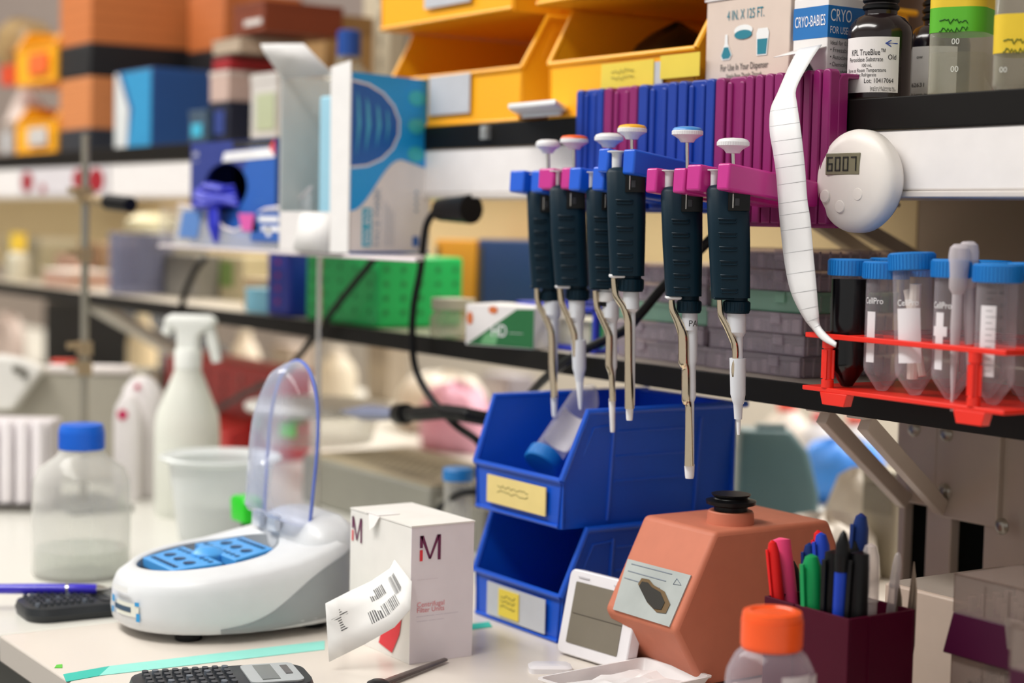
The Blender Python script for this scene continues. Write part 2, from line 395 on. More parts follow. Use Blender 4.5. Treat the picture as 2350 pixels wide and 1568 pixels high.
    for i in range(len(pts)-1):
        p0 = Vector(pts[max(i-1, 0)]); p1 = Vector(pts[i]); p2 = Vector(pts[i+1]); p3 = Vector(pts[min(i+2, len(pts)-1)])
        for s in range(4):
            f = s/4; a = p1+(p2-p1)*f
            b = .5*((2*p1)+(p2-p0)*f+(2*p0-5*p1+4*p2-p3)*f*f+(3*p1-p0-3*p2+p3)*f**3)
            P2.append(a*.3+b*.7); R2.append(rs[i]*(1-f)+rs[i+1]*f)
    P2.append(Vector(pts[-1])); R2.append(rs[-1])
    MB().tube(P2, R2, GOLD, n=14, fl=.9).build('ejector_arm', t, ang=60)
    return t
KO = mat('knob_orange', 'f0602c', .35); KY = mat('knob_yellow', 'f2b432', .35); KB = mat('knob_blue', '4a92d8', .35)
pipette('far left pipette of the row, plain off-white knob and bare pale tip', .922, (1258, 320, 352, 56), None, (1260, 394), (1210, 1230, 399, 436),
        [(436, 1206, 1276), (560, 1213, 1278), (660, 1220, 1280)], (1217, 1257, 656, 662, HAND), (1240, 1282, 661, 692),
        [(690, 1248, 1287), (722, 1248, 1287), (733, 1258, 1281), (800, 1260, 1280), (905, 1266, 1279)],
        [(1232, 662), (1235, 695), (1250, 725), (1265, 762), (1267, 830), (1272, 912)], [12, 13, 14, 16, 17, 17],
        [(905, 1264, 1280), (950, 1266, 1278), (957, 1268, 1277)])
pipette('pipette with orange knob cap and long white sleeved tip', .918, (1318, 311, 343, 64), KO, (1319, 386), (1264, 1290, 391, 428),
        [(427, 1258, 1344), (540, 1265, 1347), (655, 1274, 1351)], (1274, 1308, 654, 662, WHITE), (1300, 1352, 657, 690),
        [(688, 1305, 1343), (728, 1305, 1343), (740, 1316, 1338), (790, 1318, 1338)],
        [(1285, 662), (1289, 695), (1303, 728), (1317, 765), (1319, 800), (1318, 818)], [13, 14, 14, 16, 12, 8],
        [(874, 1321, 1339), (930, 1327, 1337), (940, 1329, 1336)],
        [(780, 1311, 1345), (846, 1314, 1345), (856, 1317, 1342), (876, 1321, 1339)])
pipette('pipette half hidden behind the yellow-topped one, ridged white knob and white ring', .912, (1398, 305, 339, 66), None, (1399, 385), (1344, 1368, 394, 432),
        [(430, 1342, 1420), (545, 1348, 1424), (660, 1353, 1426)], (1352, 1397, 659, 665, HAND), (1371, 1414, 662, 693),
        [(690, 1382, 1421), (728, 1382, 1421), (740, 1397, 1416), (842, 1401, 1416), (852, 1404, 1413), (900, 1403, 1411)],
        [(1366, 667), (1370, 705), (1386, 742), (1398, 772), (1397, 835), (1403, 862), (1405, 920)], [13, 14, 15, 17, 17, 13, 15],
        [(915, 1397, 1412), (985, 1400, 1411), (992, 1401, 1410)], white_ring=True)
pipette('pipette with yellow knob cap hanging highest in the row', .896, (1451, 286, 320, 67), KY, (1452, 345), (1398, 1434, 346, 386),
        [(386, 1389, 1482), (510, 1395, 1481), (632, 1400, 1478)], (1398, 1434, 629, 638, WHITE), (1418, 1477, 632, 670),
        [(668, 1430, 1467), (708, 1430, 1467), (718, 1444, 1459), (930, 1447, 1457)],
        [(1408, 638), (1413, 678), (1430, 705), (1441, 738), (1442, 840), (1444, 937)], [13, 15, 16, 18, 18, 23],
        [(930, 1436, 1454), (960, 1437, 1452), (965, 1438, 1451)])
pipette('pipette with light blue knob cap and the longest shaft, lettered shaft label', .908, (1578, 291, 327, 71), KB, (1578, 400), (1520, 1550, 390, 432),
        [(430, 1514, 1612), (555, 1521, 1611), (678, 1528, 1609)], (1527, 1563, 679, 687, WHITE), (1554, 1609, 682, 719),
        [(717, 1565, 1601), (757, 1565, 1601), (760, 1574, 1601), (828, 1574, 1600), (836, 1576, 1597), (912, 1577, 1597), (922, 1581, 1593), (1065, 1582, 1593)],
        [(1540, 688), (1543, 712), (1557, 742), (1567, 772), (1568, 832), (1573, 848), (1573, 918), (1579, 934), (1580, 1068)], [13, 16, 20, 24, 24, 19, 20, 15, 22],
        [(1065, 1570, 1594), (1092, 1572, 1593), (1098, 1573, 1591)], label=('PAC', 1578, 748, 1565, 1601, 14))
pipette('right end pipette with plain white knob and thick white sleeved tip', .908, (1683, 316, 352, 74), None, (1685, 385), (1626, 1652, 389, 428),
        [(426, 1619, 1719), (555, 1627, 1720), (682, 1634, 1720)], (1635, 1683, 681, 688, HAND), (1660, 1721, 683, 720),
        [(718, 1669, 1712), (762, 1669, 1712), (774, 1684, 1705), (830, 1684, 1705)],
        [(1650, 688), (1653, 722), (1668, 752), (1684, 788), (1687, 815), (1683, 848), (1683, 864)], [12, 14, 15, 17, 15, 12, 9],
        [(962, 1690, 1700), (990, 1691, 1699), (998, 1692, 1698)],
        [(822, 1674, 1712), (905, 1676, 1711), (926, 1682, 1707), (928, 1683, 1705), (962, 1685, 1703), (963, 1690, 1700)])
# white clip arm left of the hangers
t = thing('clip_arm', 'white plastic paddle arm sticking out from the shelf edge left of the blue hanger', 'clip arm', PZ(1240, 255, 1.384))
P0 = PZ(1240, 255, 1.384); pts = [PZ(u, v, 1.384)-P0 for u, v in ((1166, 246), (1275, 236), (1322, 262), (1200, 270))]
q = MB(); q.hexa([Vector((p.x, p.y, -.002)) for p in pts], [Vector((p.x, p.y, .0035)) for p in pts], WHITE); q.build('paddle', t, bevel=.0015)
a = (pts[0]+pts[3])/2*.7; b = (pts[1]+pts[2])/2*.8
MB().tube([(a.x, a.y, -.004), (b.x, b.y, -.004)], .0022, WHITE).build('rib', t)
# small clear clip
P = PY(1112, 304, .996)
tag(MB().box(-.006, .006, -.002, .004, -.007, .007, clear('clear_clip', body='cfd4d4', fac=.35)).box(-.003, .003, -.003, -.002, -.004, .004, GREYP).build('edge_clip', loc=P, bevel=.001), 'small clear clip on the black shelf edge under the left yellow bin', 'clip')
# ------------------------------------------------------------------ stacking bins
def bin_(name, lb, loc, W, D, H, h1, run, m, flare=.008, rib=True, group=None):
    t = thing(name, lb, 'storage bin', loc, 0, group); k = .0025
    mb = MB()
    def side(x, xt, s):  # side wall, x at the foot, xt at the rim
        def X(z): return x+(xt-x)*z/H
        poly = [(0, 0), (0, h1), (run, H), (D, H), (D, 0)]
        o = [(X(z), y, z) for y, z in poly]; i = [(X(z)+s*k, y, z) for y, z in poly]
        n = 5; mb.add(o+i, [tuple(range(n)), tuple(range(2*n-1, n-1, -1))]+[(j, (j+1) % n, n+(j+1) % n, n+j) for j in range(n)], m)
    side(0, -flare, 1); side(W, W+flare, -1)
    mb.box(0, W, 0, D, 0, k, m); mb.box(-flare*.45, W+flare*.45, 0, k, 0, h1, m)
    mb.box(-flare, W+flare, D-k, D, 0, H, m)
    mb.build('shell', t, bevel=.0008)
    r = MB()   # rolled rim
    c = .0032
    for s, x in ((-1, -flare), (1, W+flare)):
        r.tube([(x+(-s)*flare*.6, -.001, h1), (x, run, H), (x, D+.012, H)], c, m, n=8)
    r.tube([(-flare, D, H), (W+flare, D, H)], c, m, n=8)
    r.tube([(-flare*.45, -.001, h1), (W+flare*.45, -.001, h1)], c*.8, m, n=8)
    r.tube([(0, -.001, .002), (W, -.001, .002)], c*.6, m, n=8)
    r.build('rim', t)
    if rib:
        g = MB()
        for y in (run+.03, D*.78): g.tube([(W+flare*.05, y, .004), (W+flare*.9, y, H-.01)], .0018, m, n=6)
        for z in (H*.82, H*.6, H*.38): g.tube([(W+flare*z/H, run+.035, z), (W+flare*z/H, D*.76, z)], .0011, m, n=6)
        g.tube([(W+flare*.5, run*.5+.01, H*.62), (W+flare*.9, run+.008, H*.86), (W+flare*.9, run+.03, H*.88)], .0012, m, n=6)
        g.build('side_ribs', t)
    return t
BB = mat('blue_bin_plastic', '0a52c8', .38, scale=300, bump=.05, var=.03)
bw = .134
b1 = bin_('storage_bin', 'lower blue storage bin of the stack, grey card with small yellow note on its front', (-1.373, .886, ZB), bw, .19, .101, .042, .022, BB, group=None)
b2 = bin_('storage_bin', 'upper blue storage bin of the stack, pale yellow paper label on its front', (-1.373, .884, 1.0025), bw, .195, .1035, .043, .022, BB)
YN = mat('yellow_note', 'e8cf4a', .7); YP = mat('pale_yellow_paper', 'ead48a', .7); GC = mat('grey_card', 'bfc2c8', .6); PEN = mat('pencil_mark', '7b7a45', .8)
def scrib(mb, o, xd, w, h, m, rows=1, seed=1, r=.0003):
    rr = random.Random(seed); o = Vector(o); xd = Vector(xd)
    for j in range(rows):
        pts = []; n = 16
        for i in range(n+1):
            pts.append(o+xd*(w*i/n)+Vector((0, 0, -j*h*1.6+rr.uniform(-.5, .5)*h)))
        mb.tube(pts, r, m, n=5)
MB().box(.022, .117, -.0036, -.0026, .005, .036, GC).build('label_card', b1)
nt_ = MB().box(.043, .076, -.0046, -.0037, .008, .033, YN); scrib(nt_, (.047, -.0048, .027), (1, 0, 0), .024, .003, PEN, 3, 4); nt_.build('sticky_note', b1)
MB().box(.022, .117, -.0042, -.0026, .009, .0345, YP).build('paper_label', b2)
q = MB(); scrib(q, (.04, -.0044, .026), (1, 0, 0), .05, .003, PEN, 2, 9); q.build('handwriting', b2)
YB = mat('yellow_bin_plastic', 'ffb41a', .4, scale=200, var=.03)
x1, x2 = XU(886, 1.0), XU(1187, 1.0)
y1 = bin_('storage_bin', 'left yellow bin standing on the upper shelf, plain grey card on its lip', (x1+.004, 1.004, ZU), x2-x1-.008, .26, .108, .055, .028, YB, .004)
x3 = XU(1243, 1.0); x4 = XU(1638, 1.0)
y2 = bin_('storage_bin', 'right yellow bin on the upper shelf with two yellow sticky notes', (x3+.004, 1.004, ZU), -1.2075-x3-.004-.008, .26, .108, .055, .028, YB, .004)
y3 = bin_('storage_bin', 'yellow bin stacked on top of the left yellow bin', (x1-.004, .992, ZU+.1125), x2-x1+.0, .26, .108, .055, .028, YB, .004)
y4 = bin_('storage_bin', 'yellow bin stacked on top of the right yellow bin', (x3-.004, .992, ZU+.1125), -1.2075-x3-.008, .26, .108, .055, .028, YB, .004)
def card(par, base, u0, v0, u1, v1, Y, m, nm, th=.0008):
    a = PY(u0, v1, Y); b = PY(u1, v1, Y); z1 = (PY(u0, v0, Y).z+PY(u1, v0, Y).z)/2; z0 = (a.z+b.z)/2; o = Vector(base)
    return MB().box(a.x-o.x, b.x-o.x, Y-o.y-th, Y-o.y, z0-o.z, z1-o.z, m).build(nm, par)
card(y1, y1.location, 985, 172, 1078, 262, 1.001, GC, 'label_card')
card(y2, y2.location, 1380, 148, 1520, 232, 1.001, GC, 'label_card')
n1 = card(y2, y2.location, 1380, 142, 1500, 210, 1.0, YN, 'sticky_note')
q = MB(); o = PY(1402, 165, .998)-Vector(y2.location); scrib(q, o, (1, 0, 0), .035, .004, PEN, 2, 3); q.build('handwriting', y2)
card(y2, y2.location, 1516, 124, 1606, 178, .999, YN, 'sticky_note')
card(y3, y3.location, 975, -40, 1080, 12, .988, GC, 'label_card')
# dark bag in right yellow bin
P = PY(1555, 110, 1.09)
mb = MB(); n = 14
rings = []
for i, (r, z) in enumerate(((.045, -.045), (.055, -.02), (.045, .0), (.028, .012), (.004, .022))):
    rings.append([(r*cos(2*pi*j/n)*(1+.18*sin(3*j+i)), r*.8*sin(2*pi*j/n)*(1+.15*cos(2*j+i)), z+.004*sin(5*j)) for j in range(n)])
tag(mb.loft(rings, mat('black_film', '0d0e10', .3)).build('plastic_bag', loc=P), 'crumpled black plastic bag lying in the right yellow bin', 'bag')
# 50 ml tube in the upper blue bin
TUBE = clear('clear_tube', body='cfc9d0', fac=.10, edge=.42, rough=.15); CAPB = mat('blue_cap', '157ccc', .4)
LABW = mat('tube_white_print', 'e6e2e6', .5)
def knurl(mb, r, z0, z1, m, n=36, T=None, c=(0, 0, 0)):
    for j in range(n):
        M = Matrix.Translation(c) @ Matrix.Rotation(2*pi*j/n, 4, 'Z') @ Matrix.Translation((0, r, 0))
        mb.box(-r*.045, r*.045, -.0002, .0006, z0, z1, m, (T @ M) if T is not None else M)
def conical(t, L=.1, r=.0138, T=None, liquid=None, lvl=.0, label=None, cap=CAPB, ang=0., liqm=None):
    T = T or Matrix()
    MB().lathe([(.0025, 0), (.004, .0005), (r*.95, .0145), (r, .018), (r, L-.006)], TUBE, T=T, cap1=False).build('tube_body', t)
    cb = MB().lathe([(r*1.19, L-.013), (r*1.2, L-.001), (r*1.12, L), (r*.3, L+.0003)], cap, T=T, n=36); knurl(cb, r*1.19, L-.0125, L-.0015, cap, 40, T=T); cb.build('cap', t)
    if liqm: MB().lathe([(.0045, .0004), (r*.962, .0146), (r*1.006, .018), (r*1.006, lvl)], liqm, T=T).build('liquid', t)
    if label:
        g = MB(); a0 = ang
        for (z0, z1, w) in label: g.lathe([(r*1.012, z0), (r*1.012, z1)], LABW, n=10, T=T, a0=a0-w/2, a1=a0+w/2)
        g.build('writing_panel', t)
    return t
A_ = PY(1240, 1068, .914); B_ = PY(1312, 962, .955); dv = (A_-B_).normalized(); base_ = A_-dv*.1
t = thing('conical_tube', 'blue-capped conical tube leaning cap down in the upper blue bin', 'tube', base_)
T = Vector((0, 0, 1)).rotation_difference(dv).to_matrix().to_4x4()
conical(t, .1, .0145, T, label=[(.03, .07, 2.2)], ang=-2.0)
# ------------------------------------------------------------------ upper shelf, right part
t = thing('film_box', 'pale cardboard film dispenser box printed 4 IN. X 125 FT. on the upper shelf', 'box', (-1.204, 1.006, ZU))
PK = mat('cream_pink_card', 'dccabc', .7); TL = mat('teal_print', '1b7f92', .6); w = .108
MB().box(0, w, 0, .10, 0, .094, PK).build('carton', t, bevel=.001)
q = MB()
def ft(s, cx, z, h, m, wd, mb=q, y=-.0006): mb.text(s, (cx, y, z), (1, 0, 0), (0, 0, 1), h, m, center=True, width=wd)
ft('4 IN. X 125 FT.', .052, .076, .0085, TL, .048)
ft('For Use In Your Dispenser', .052, .0325, .0058, INK, .062)
ft('Simply Press Thumbs Through', .052, .0258, .0040, INK, .046); ft('Perforations At Corners Below', .052, .0200, .0040, INK, .046); ft('PINCH HERE', .052, .0130, .0046, INK, .021)
# flask, dish and jar drawings
def flat(mb, pts, m, y=-.0006): mb.add([(x, y, z) for x, z in pts], [tuple(range(len(pts)))], m)
OUT = mat('drawing_white', 'eef0ee', .7)
flat(q, [(.023, .042), (.033, .042), (.036, .046), (.030, .056), (.0295, .064), (.0265, .064), (.026, .056), (.021, .046)], OUT)
flat(q, [(.024, .043), (.032, .043), (.035, .046), (.031, .053), (.0255, .053), (.022, .046)], TL, -.0008)
flat(q, [(.050+.012*cos(a*pi/8), .066+.005*sin(a*pi/8)) for a in range(16)], OUT); flat(q, [(.050+.0115*cos(a*pi/8), .0625+.004*sin(a*pi/8)) for a in range(16)], TL, -.0008)
flat(q, [(.068, .043), (.081, .043), (.083, .062), (.081, .066), (.069, .066), (.067, .062)], OUT); flat(q, [(.069, .044), (.080, .044), (.0815, .057), (.0685, .057)], TL, -.0008)
q.build('print', t)
mb = MB().box(-.002, w+.001, -.001, .1, .0945, .0965, CARDW); mb.build('torn_lid', t)
# cryo-babies label box with paper roll
BLB = mat('print_blue', '1670b8', .5)
t = thing('label_box', 'tall blue and white label dispenser box with a black arrow beside the film box', 'box', (-1.0915, 1.006, ZU))
w = .0405; MB().box(0, w, 0, .06, 0, .086, CARDW).build('carton', t, bevel=.0008)
q = MB().box(-.0002, w+.0002, -.0002, .0605, .0525, .0785, BLB)
q.text('CRYO-BABIES', (.002, -.0006, .0625), (1, 0, 0), (0, 0, 1), .009, INKW, width=.036)
q.text('CRYO', (w+.0006, .002, .066), (0, 1, 0), (0, 0, 1), .010, INKW, width=.024)
q.text('FOR USE ON', (w+.0006, .002, .056), (0, 1, 0), (0, 0, 1), .0058, INKW, width=.03)
for i, s in enumerate(('Ideal for 0.5 ml', '• Freezable in', '• Autoclavable', '• Chemically Res', '• Microtubes Stor', 'Centrifuge Rack', "• Won't Dry Out")):
    q.text(s, (w+.0006, .003, .0468-.0058*i), (0, 1, 0), (0, 0, 1), .0036, INK, width=.026)
q.text('DIVERSIFIED', (w+.0006, .004, .0035), (0, 1, 0), (0, 0, 1), .005, INK, width=.025)
flat(q, [(.006, .008), (.025, .008), (.025, .021), (.030, .021), (.017, .037), (.003, .021), (.006, .021)], INK)
q.text('BIOPELIST', (.008, -.0006, .003), (1, 0, 0), (0, 0, 1), .003, INK, width=.018)
q.build('print', t)
q = MB(); q.add([(-.008, -.014, .0385), (.034, -.014, .0405), (w, -.0006, .045), (0, -.0006, .044)], [(0, 1, 2, 3)], CARDW); o = q.build('torn_flap', t)
sm = o.modifiers.new('s', 'SOLIDIFY'); sm.thickness = .0006
# paper strip
PAP = mat('label_paper', 'e9e9ea', .6)
LR = [(1832, 1886, 108, 1.0), (1810, 1858, 150, .975), (1785, 1828, 208, .955), (1769, 1830, 246, .94), (1767, 1837, 296, .932), (1775, 1843, 346, .93), (1782, 1848, 396, .93), (1787, 1853, 464, .93), (1791, 1860, 510, .93),
      (1800, 1867, 590, .93), (1815, 1874, 664, .93), (1843, 1879, 722, .932), (1866, 1882, 752, .934), (1886, 1900, 775, .93), (1918, 1920, 792, .92)]
P0 = PY(1830, 200, .94)
q = MB(); vs = []; nc = 5
def lerp_lr(s):
    i = min(int(s), len(LR)-2); f = s-i
    p = [LR[max(i-1, 0)], LR[i], LR[i+1], LR[min(i+2, len(LR)-1)]]
    return [.5*((2*p[1][j])+(p[2][j]-p[0][j])*f+(2*p[0][j]-5*p[1][j]+4*p[2][j]-p[3][j])*f*f+(3*p[1][j]-p[0][j]-3*p[2][j]+p[3][j])*f**3) for j in range(4)]
def strip_pt(s, c, off=0.):
    l, r, v, Y = lerp_lr(s); u = l+(r-l)*c; tw = 0.
    curl = .0022*sin(pi*c)
    return PY(u, v-(c-.5)*10, Y+tw-curl-off)-P0
NS = (len(LR)-1)*4
for i in range(NS+1):
    for j in range(nc+1): vs.append(strip_pt(i/4, j/nc))
q.add(vs, [(i*(nc+1)+j, i*(nc+1)+j+1, (i+1)*(nc+1)+j+1, (i+1)*(nc+1)+j) for i in range(NS) for j in range(nc)], PAP)
st = thing('paper_strip', 'long white lined label strip curling down from the blue and white box', 'paper', P0)
o = q.build('paper', st, ang=80); sm = o.modifiers.new('s', 'SOLIDIFY'); sm.thickness = .0004
q = MB(); ln = mat('strip_line', '9fa2a6', .7)
s = 2.4
while s < 12.4:
    q.tube([strip_pt(s, c/6, .0005) for c in range(7)], .00013, ln, n=4); s += .62 if 4 < s < 12 else .7
q.build('ruled_lines', st)
# brown bottles
BR = mat('dark_brown_bottle', '1d1214', .18, coat=.3); 
def brown(lb, u, Y, r, hB, tx):
    c = PY(u, 215, Y); o = thing('reagent_bottle', lb, 'bottle', (c.x, c.y, ZU))
    MB().lathe([(r*.93, 0), (r, .002), (r, hB-.010), (r*.95, hB-.004), (r*.75, hB+.003), (r*.5, hB+.006), (r*.5, hB+.03)], BR, n=40).build('glass', o)
    q = MB(); 
    for j in range(4): q.lathe([(r*.50, hB+.009+j*.006), (r*.56, hB+.0105+j*.006), (r*.56, hB+.0125+j*.006), (r*.50, hB+.014+j*.006)], BLACK, n=32, cap0=False, cap1=False)
    q.lathe([(r*.52, hB+.03), (r*.6, hB+.031), (r*.6, hB+.055), (r*.2, hB+.056)], BLACK, n=32); q.build('screw_cap', o)
    a = atan2(-c.y, -c.x)   # towards the camera
    q = MB().lathe([(r*1.008, .006), (r*1.008, .050)], CARDW, n=24, a0=a-1.25, a1=a+.62); lb_ = q.build('label', o)
    q = MB()
    for (s, off, z, h, m, w) in tx:
        q.text(s, (0, 0, z), (1, 0, 0), (0, 0, 1), h, m, bend=((0, 0), r*1.02, a+off, 1), width=w)
    q.build('label_print', lb_)
    return o
MK = mat('blue_pen', '2a4aa8', .6)
brown('dark brown bottle with a blue pen arrow on its white label, front one', 2015, 1.035, .0262, .064,
      [('KPL TrueBlue™', -.95, .0355, .0048, INK, .030), ('Peroxidase Substrate', -1.05, .0305, .0036, INK, .031), ('100 mL', -.55, .0262, .0026, INK, .009), ('Store at Room Temperature', -1.1, .0222, .003, INK, .035),
       ('Do Not Refrigerate', -.9, .0186, .0028, INK, .022), ('Lot: 10417064', -.45, .0135, .0036, INK, .024), ('SeraCare Life Sciences, Inc.', -.25, .0088, .0018, INK, .02), ('37 Birch St | Milford, MA USA', -.25, .0068, .0018, INK, .021), ('Old', .25, .032, .004, INK, .007), ('←', .1, .042, .006, MK, .012)])
brown('second dark brown bottle half hidden behind the arrow-marked one and the green-taped bottle', 2150, 1.12, .0262, .064,
      [('ow', -.72, .040, .003, INK, .006), ('62631', -.9, .0165, .0034, INK, .013), ('Life Sciences, Inc.', -.95, .0095, .002, INK, .018), ('St | Milford, MA', -.95, .0072, .002, INK, .018)])
# square clear bottles
GLS = clear('clear_bottle', tint='f4f6f2', body='c9c7b8', fac=.14, edge=.55, rough=.05)
GRN = mat('green_tape', '58b520', .5); YLT = mat('yellow_tape', 'e8c62a', .5)
def sqb(lb, u, Y, w, H, bands, marks):
    c = PY(u, 195, Y); o = thing('media_bottle', lb, 'bottle', (c.x, c.y, ZU), radians(25))
    rg = [ring(rrect(w*.92, w*.92, w*.3, 6), 0), ring(rrect(w, w, w*.3, 6), .003), ring(rrect(w, w, w*.3, 6), H-.012), ring(rrect(w*.8, w*.8, w*.35, 6), H), ring(rrect(w*.5, w*.5, w*.24, 6), H+.006), ring(rrect(w*.5, w*.5, w*.24, 6), H+.03)]
    MB().loft(rg, GLS, cap1=False).build('body', o)
    MB().loft([ring(rrect(w*.86, w*.86, w*.28, 6), .0025), ring(rrect(w*.93, w*.93, w*.28, 6), .005), ring(rrect(w*.93, w*.93, w*.28, 6), .034)], clear('clear_liquid', body='b9b39a', fac=.12, edge=.25)).build('liquid', o)
    for z0, z1, m in bands:
        MB().loft([ring(rrect(w*1.012, w*1.012, w*.3, 6), z0), ring(rrect(w*1.012, w*1.012, w*.3, 6), z1)], m, False, False).build('tape_band', o)
    q = MB(); d = Vector((-cos(radians(25)), 0, 0))
    for (x, z, s, h) in marks: q.text(s, (x, -w*.52, z), (1, 0, 0), (0, 0, 1), h, mat('bottle_mark', 'd9dcd6', .5))
    q.build('volume_marks', o)
    q = MB(); scrib(q, (-w*.25, -w*.515, bands[0][0]+.008), (1, 0, 0), w*.5, .004, mat('marker_dark', '1e5a1c', .6), 2, 5, .0004); q.build('handwriting', o)
sqb('clear square bottle with a green tape band below a yellow one', 2203, 1.045, .044, .085, [(.049, .068, GRN), (.068, .078, YLT)], [(-.001, .0395, '00', .0045), (-.001, .0185, '00', .0045)])
sqb('clear square bottle with a yellow tape band at the right end of the upper shelf', 2348, 1.02, .040, .085, [(.026, .054, YLT)], [(-.012, .012, '00', .004)])
# ------------------------------------------------------------------ timer
c = PY(1968, 416, .986); t = thing('kitchen_timer', 'round white magnetic timer reading 60 07 on the lamp housing', 'timer', c, radians(2))
Tm = Matrix.Rotation(pi/2, 4, 'X'); r = .0405
MB().lathe([(r*.93, -.011), (r, -.006), (r, .001), (r*.985, .003), (r*.93, .006), (r*.75, .0085), (r*.4, .010), (.0002, .0104)], mat('timer_shell', 'efe9e2', .4), T=Tm, n=56).build('shell', t, ang=70)
kx = depth(c)/FPX/ .76
def tx(u, v): return ((u-1972)*.00046, (416-v)*.000335)
x0, z1 = tx(1918, 351); x1, z0 = tx(1996, 402)
sc = MB().box(x0, x1, -.0106, -.0055, z0, z1, mat('lcd_grey', '7e7a62', .25)).build('screen', t, bevel=.0006)
SEG = {'6': 'afgedc', '0': 'abcdef', '7': 'abc'}
def segs(mb, ch, x, z, w, h, y, m, th):
    G = {'a': (0, h, w, h), 'b': (w, h/2, w, h), 'c': (w, 0, w, h/2), 'd': (0, 0, w, 0), 'e': (0, 0, 0, h/2), 'f': (0, h/2, 0, h), 'g': (0, h/2, w, h/2)}
    for s in SEG[ch]:
        a, b, c_, d = G[s]; mb.box(x+min(a, c_)-th/2, x+max(a, c_)+th/2, y-.0002, y, z+min(b, d)-th/2, z+max(b, d)+th/2, m)
q = MB(); w = (x1-x0)
for i, ch in enumerate('6007'): segs(q, ch, x0+w*(.07+.235*i), z0+.0035, w*.13, (z1-z0)-.007, -.0108, mat('lcd_digit', '23251f', .5), .0012)
q.build('digits', sc)
for (u, v) in ((1917, 452), (1953, 476), (1993, 447)):
    x, z = tx(u, v); MB().lathe([(.0052, 0), (.0052, .0022), (.0046, .0028), (.0002, .003)], mat('timer_shell'), T=Matrix.Translation((x, -.0075, z)) @ Tm, n=24).build('button', t)
# ------------------------------------------------------------------ red rack and tubes
RED = mat('red_rack_plastic', 'f02a18', .4, coat=.1)
o = Vector((-.995, .94, ZL)); t = thing('tube_rack', 'red plastic tube rack overhanging the front of the lower shelf', 'rack', o)
L_, D_ = .197, .165
TX = [.026, .062, .0975, .131, .168]; TY = [.022, .058, .094, .130]
pos = [(TX[i]+(.0 if j % 2 == 0 else .0), TY[j]) for j in range(4) for i in range(5)]
def plate(z0, z1, nm, hole):
    mb = MB(); pl0 = [(.004, -.001), (L_-.01, -.001), (L_, .006), (L_, D_), (0, D_), (0, .004)]
    # plate as a frame of strips around the square cells
    xs = [0, .0435, .0795, .1142, .1495, L_]; ys = [0, .040, .076, .112, D_]
    mb.box(0, L_, -.0005, .0045, z0, z1, RED); mb.box(0, L_, D_-.012, D_, z0, z1, RED)
    for x in xs[1:-1]: mb.box(x-.0022, x+.0022, .0044, D_-.011, z0, z1, RED)
    mb.box(0, .009, .0044, D_-.011, z0, z1, RED); mb.box(L_-.012, L_, .0044, D_-.011, z0, z1, RED)
    for y in ys[1:-1]: mb.box(.008, L_-.011, y-.0022, y+.0022, z0, z1, RED)
    return mb.build(nm, t, bevel=.0006)
plate(.0445, .0485, 'top_plate', True)
MB().box(-.002, L_, 0, D_, .0035, .0070, RED).build('base_plate', t, bevel=.0006)
for x in (.022, L_-.030):
    for y in (.0035, D_-.008):
        q = MB().lathe([(.0048, .007), (.0048, .013), (.0036, .0135), (.0036, .037), (.0048, .0375), (.0048, .0446)], RED, c=(x, y, 0), n=16)
        for a in (0, pi/2): q.box(-.0052, .0052, -.0009, .0009, .014, .036, RED, Matrix.Translation((x, y, 0)) @ Matrix.Rotation(a+.4, 4, 'Z'))
        q.build('post', t)
for x in (.018, L_-.045):
    MB().prism([(x, .0036), (x+.003, -.006), (x+.026, -.006), (x+.029, .0036)], -.0005, .008, 'y', RED).build('foot', t, bevel=.0005)
NUM = mat('tube_print_grey', '4b4a50', .6)
def tube_at(lb, x, y, tilt=(0, 0), L=.0985, grads=False, label=None, ang=None, liqm=None, lvl=0, brand=False, dz=0.):
    P = o+Vector((x, y, .0075+dz)); tt = thing('conical_tube', lb, 'tube', P, 0, 'blue-capped tubes in the red rack')
    tt.rotation_euler = (radians(tilt[0]), radians(tilt[1]), 0)
    a = atan2(-P.y, -P.x) if ang is None else ang
    conical(tt, L, .0142, label=label, ang=a, liqm=liqm, lvl=lvl)
    q = MB(); r = .0142
    if grads:
        for i in range(16):
            z = .020+i*.0042; w = .32 if i % 2 else .5; q.lathe([(r*1.015, z), (r*1.015, z+.0004)], NUM, n=6, a0=a-.1, a1=a-.1+w)
            if i % 2 == 0: q.text(str(5+5*(i//2)), (0, 0, z-.001), (1, 0, 0), (0, 0, 1), .0024, NUM, bend=((0, 0), r*1.015, a+.5, 1))
        q.build('graduations', tt)
    if brand:
        q.text('CellPro', (0, 0, .066), (1, 0, 0), (0, 0, 1), .0046, INKW, bend=((0, 0), r*1.02, a-.62+brand, 1), width=.0165); q.build('tube_print', tt)
    return tt
BLQ = mat('black_liquid', '05060a', .2)
tube_at('blue-capped tube filled with black liquid at the left end of the red rack', TX[0]-.002, TY[0], liqm=BLQ, lvl=.083, dz=0)
A = atan2(-.96, .93)-1.55
def ca(x): return atan2(-(o.y+.02), -(o.x+x))
tube_at('blue-capped tube second from left at the front of the red rack, narrow white panel', TX[1], TY[0]-.001, label=[(.022, .060, .55)], ang=ca(TX[1])-.75, brand=.15, L=.0975)
tp = tube_at('tilted blue-capped tube with cotton swabs inside, middle of the front row', TX[2], TY[0]-.003, tilt=(0, -4.5), L=.105, label=[(.024, .064, 1.25)], ang=ca(TX[2])-.25, brand=.02)
q = MB(); SW = mat('swab_cotton', 'e8ded6', .8); q.tube([(-.004, .002, .012), (.003, 0, .082)], .0042, SW); q.tube([(.004, .004, .014), (-.008, .003, .078)], .003, SW); q.build('swabs', tp)
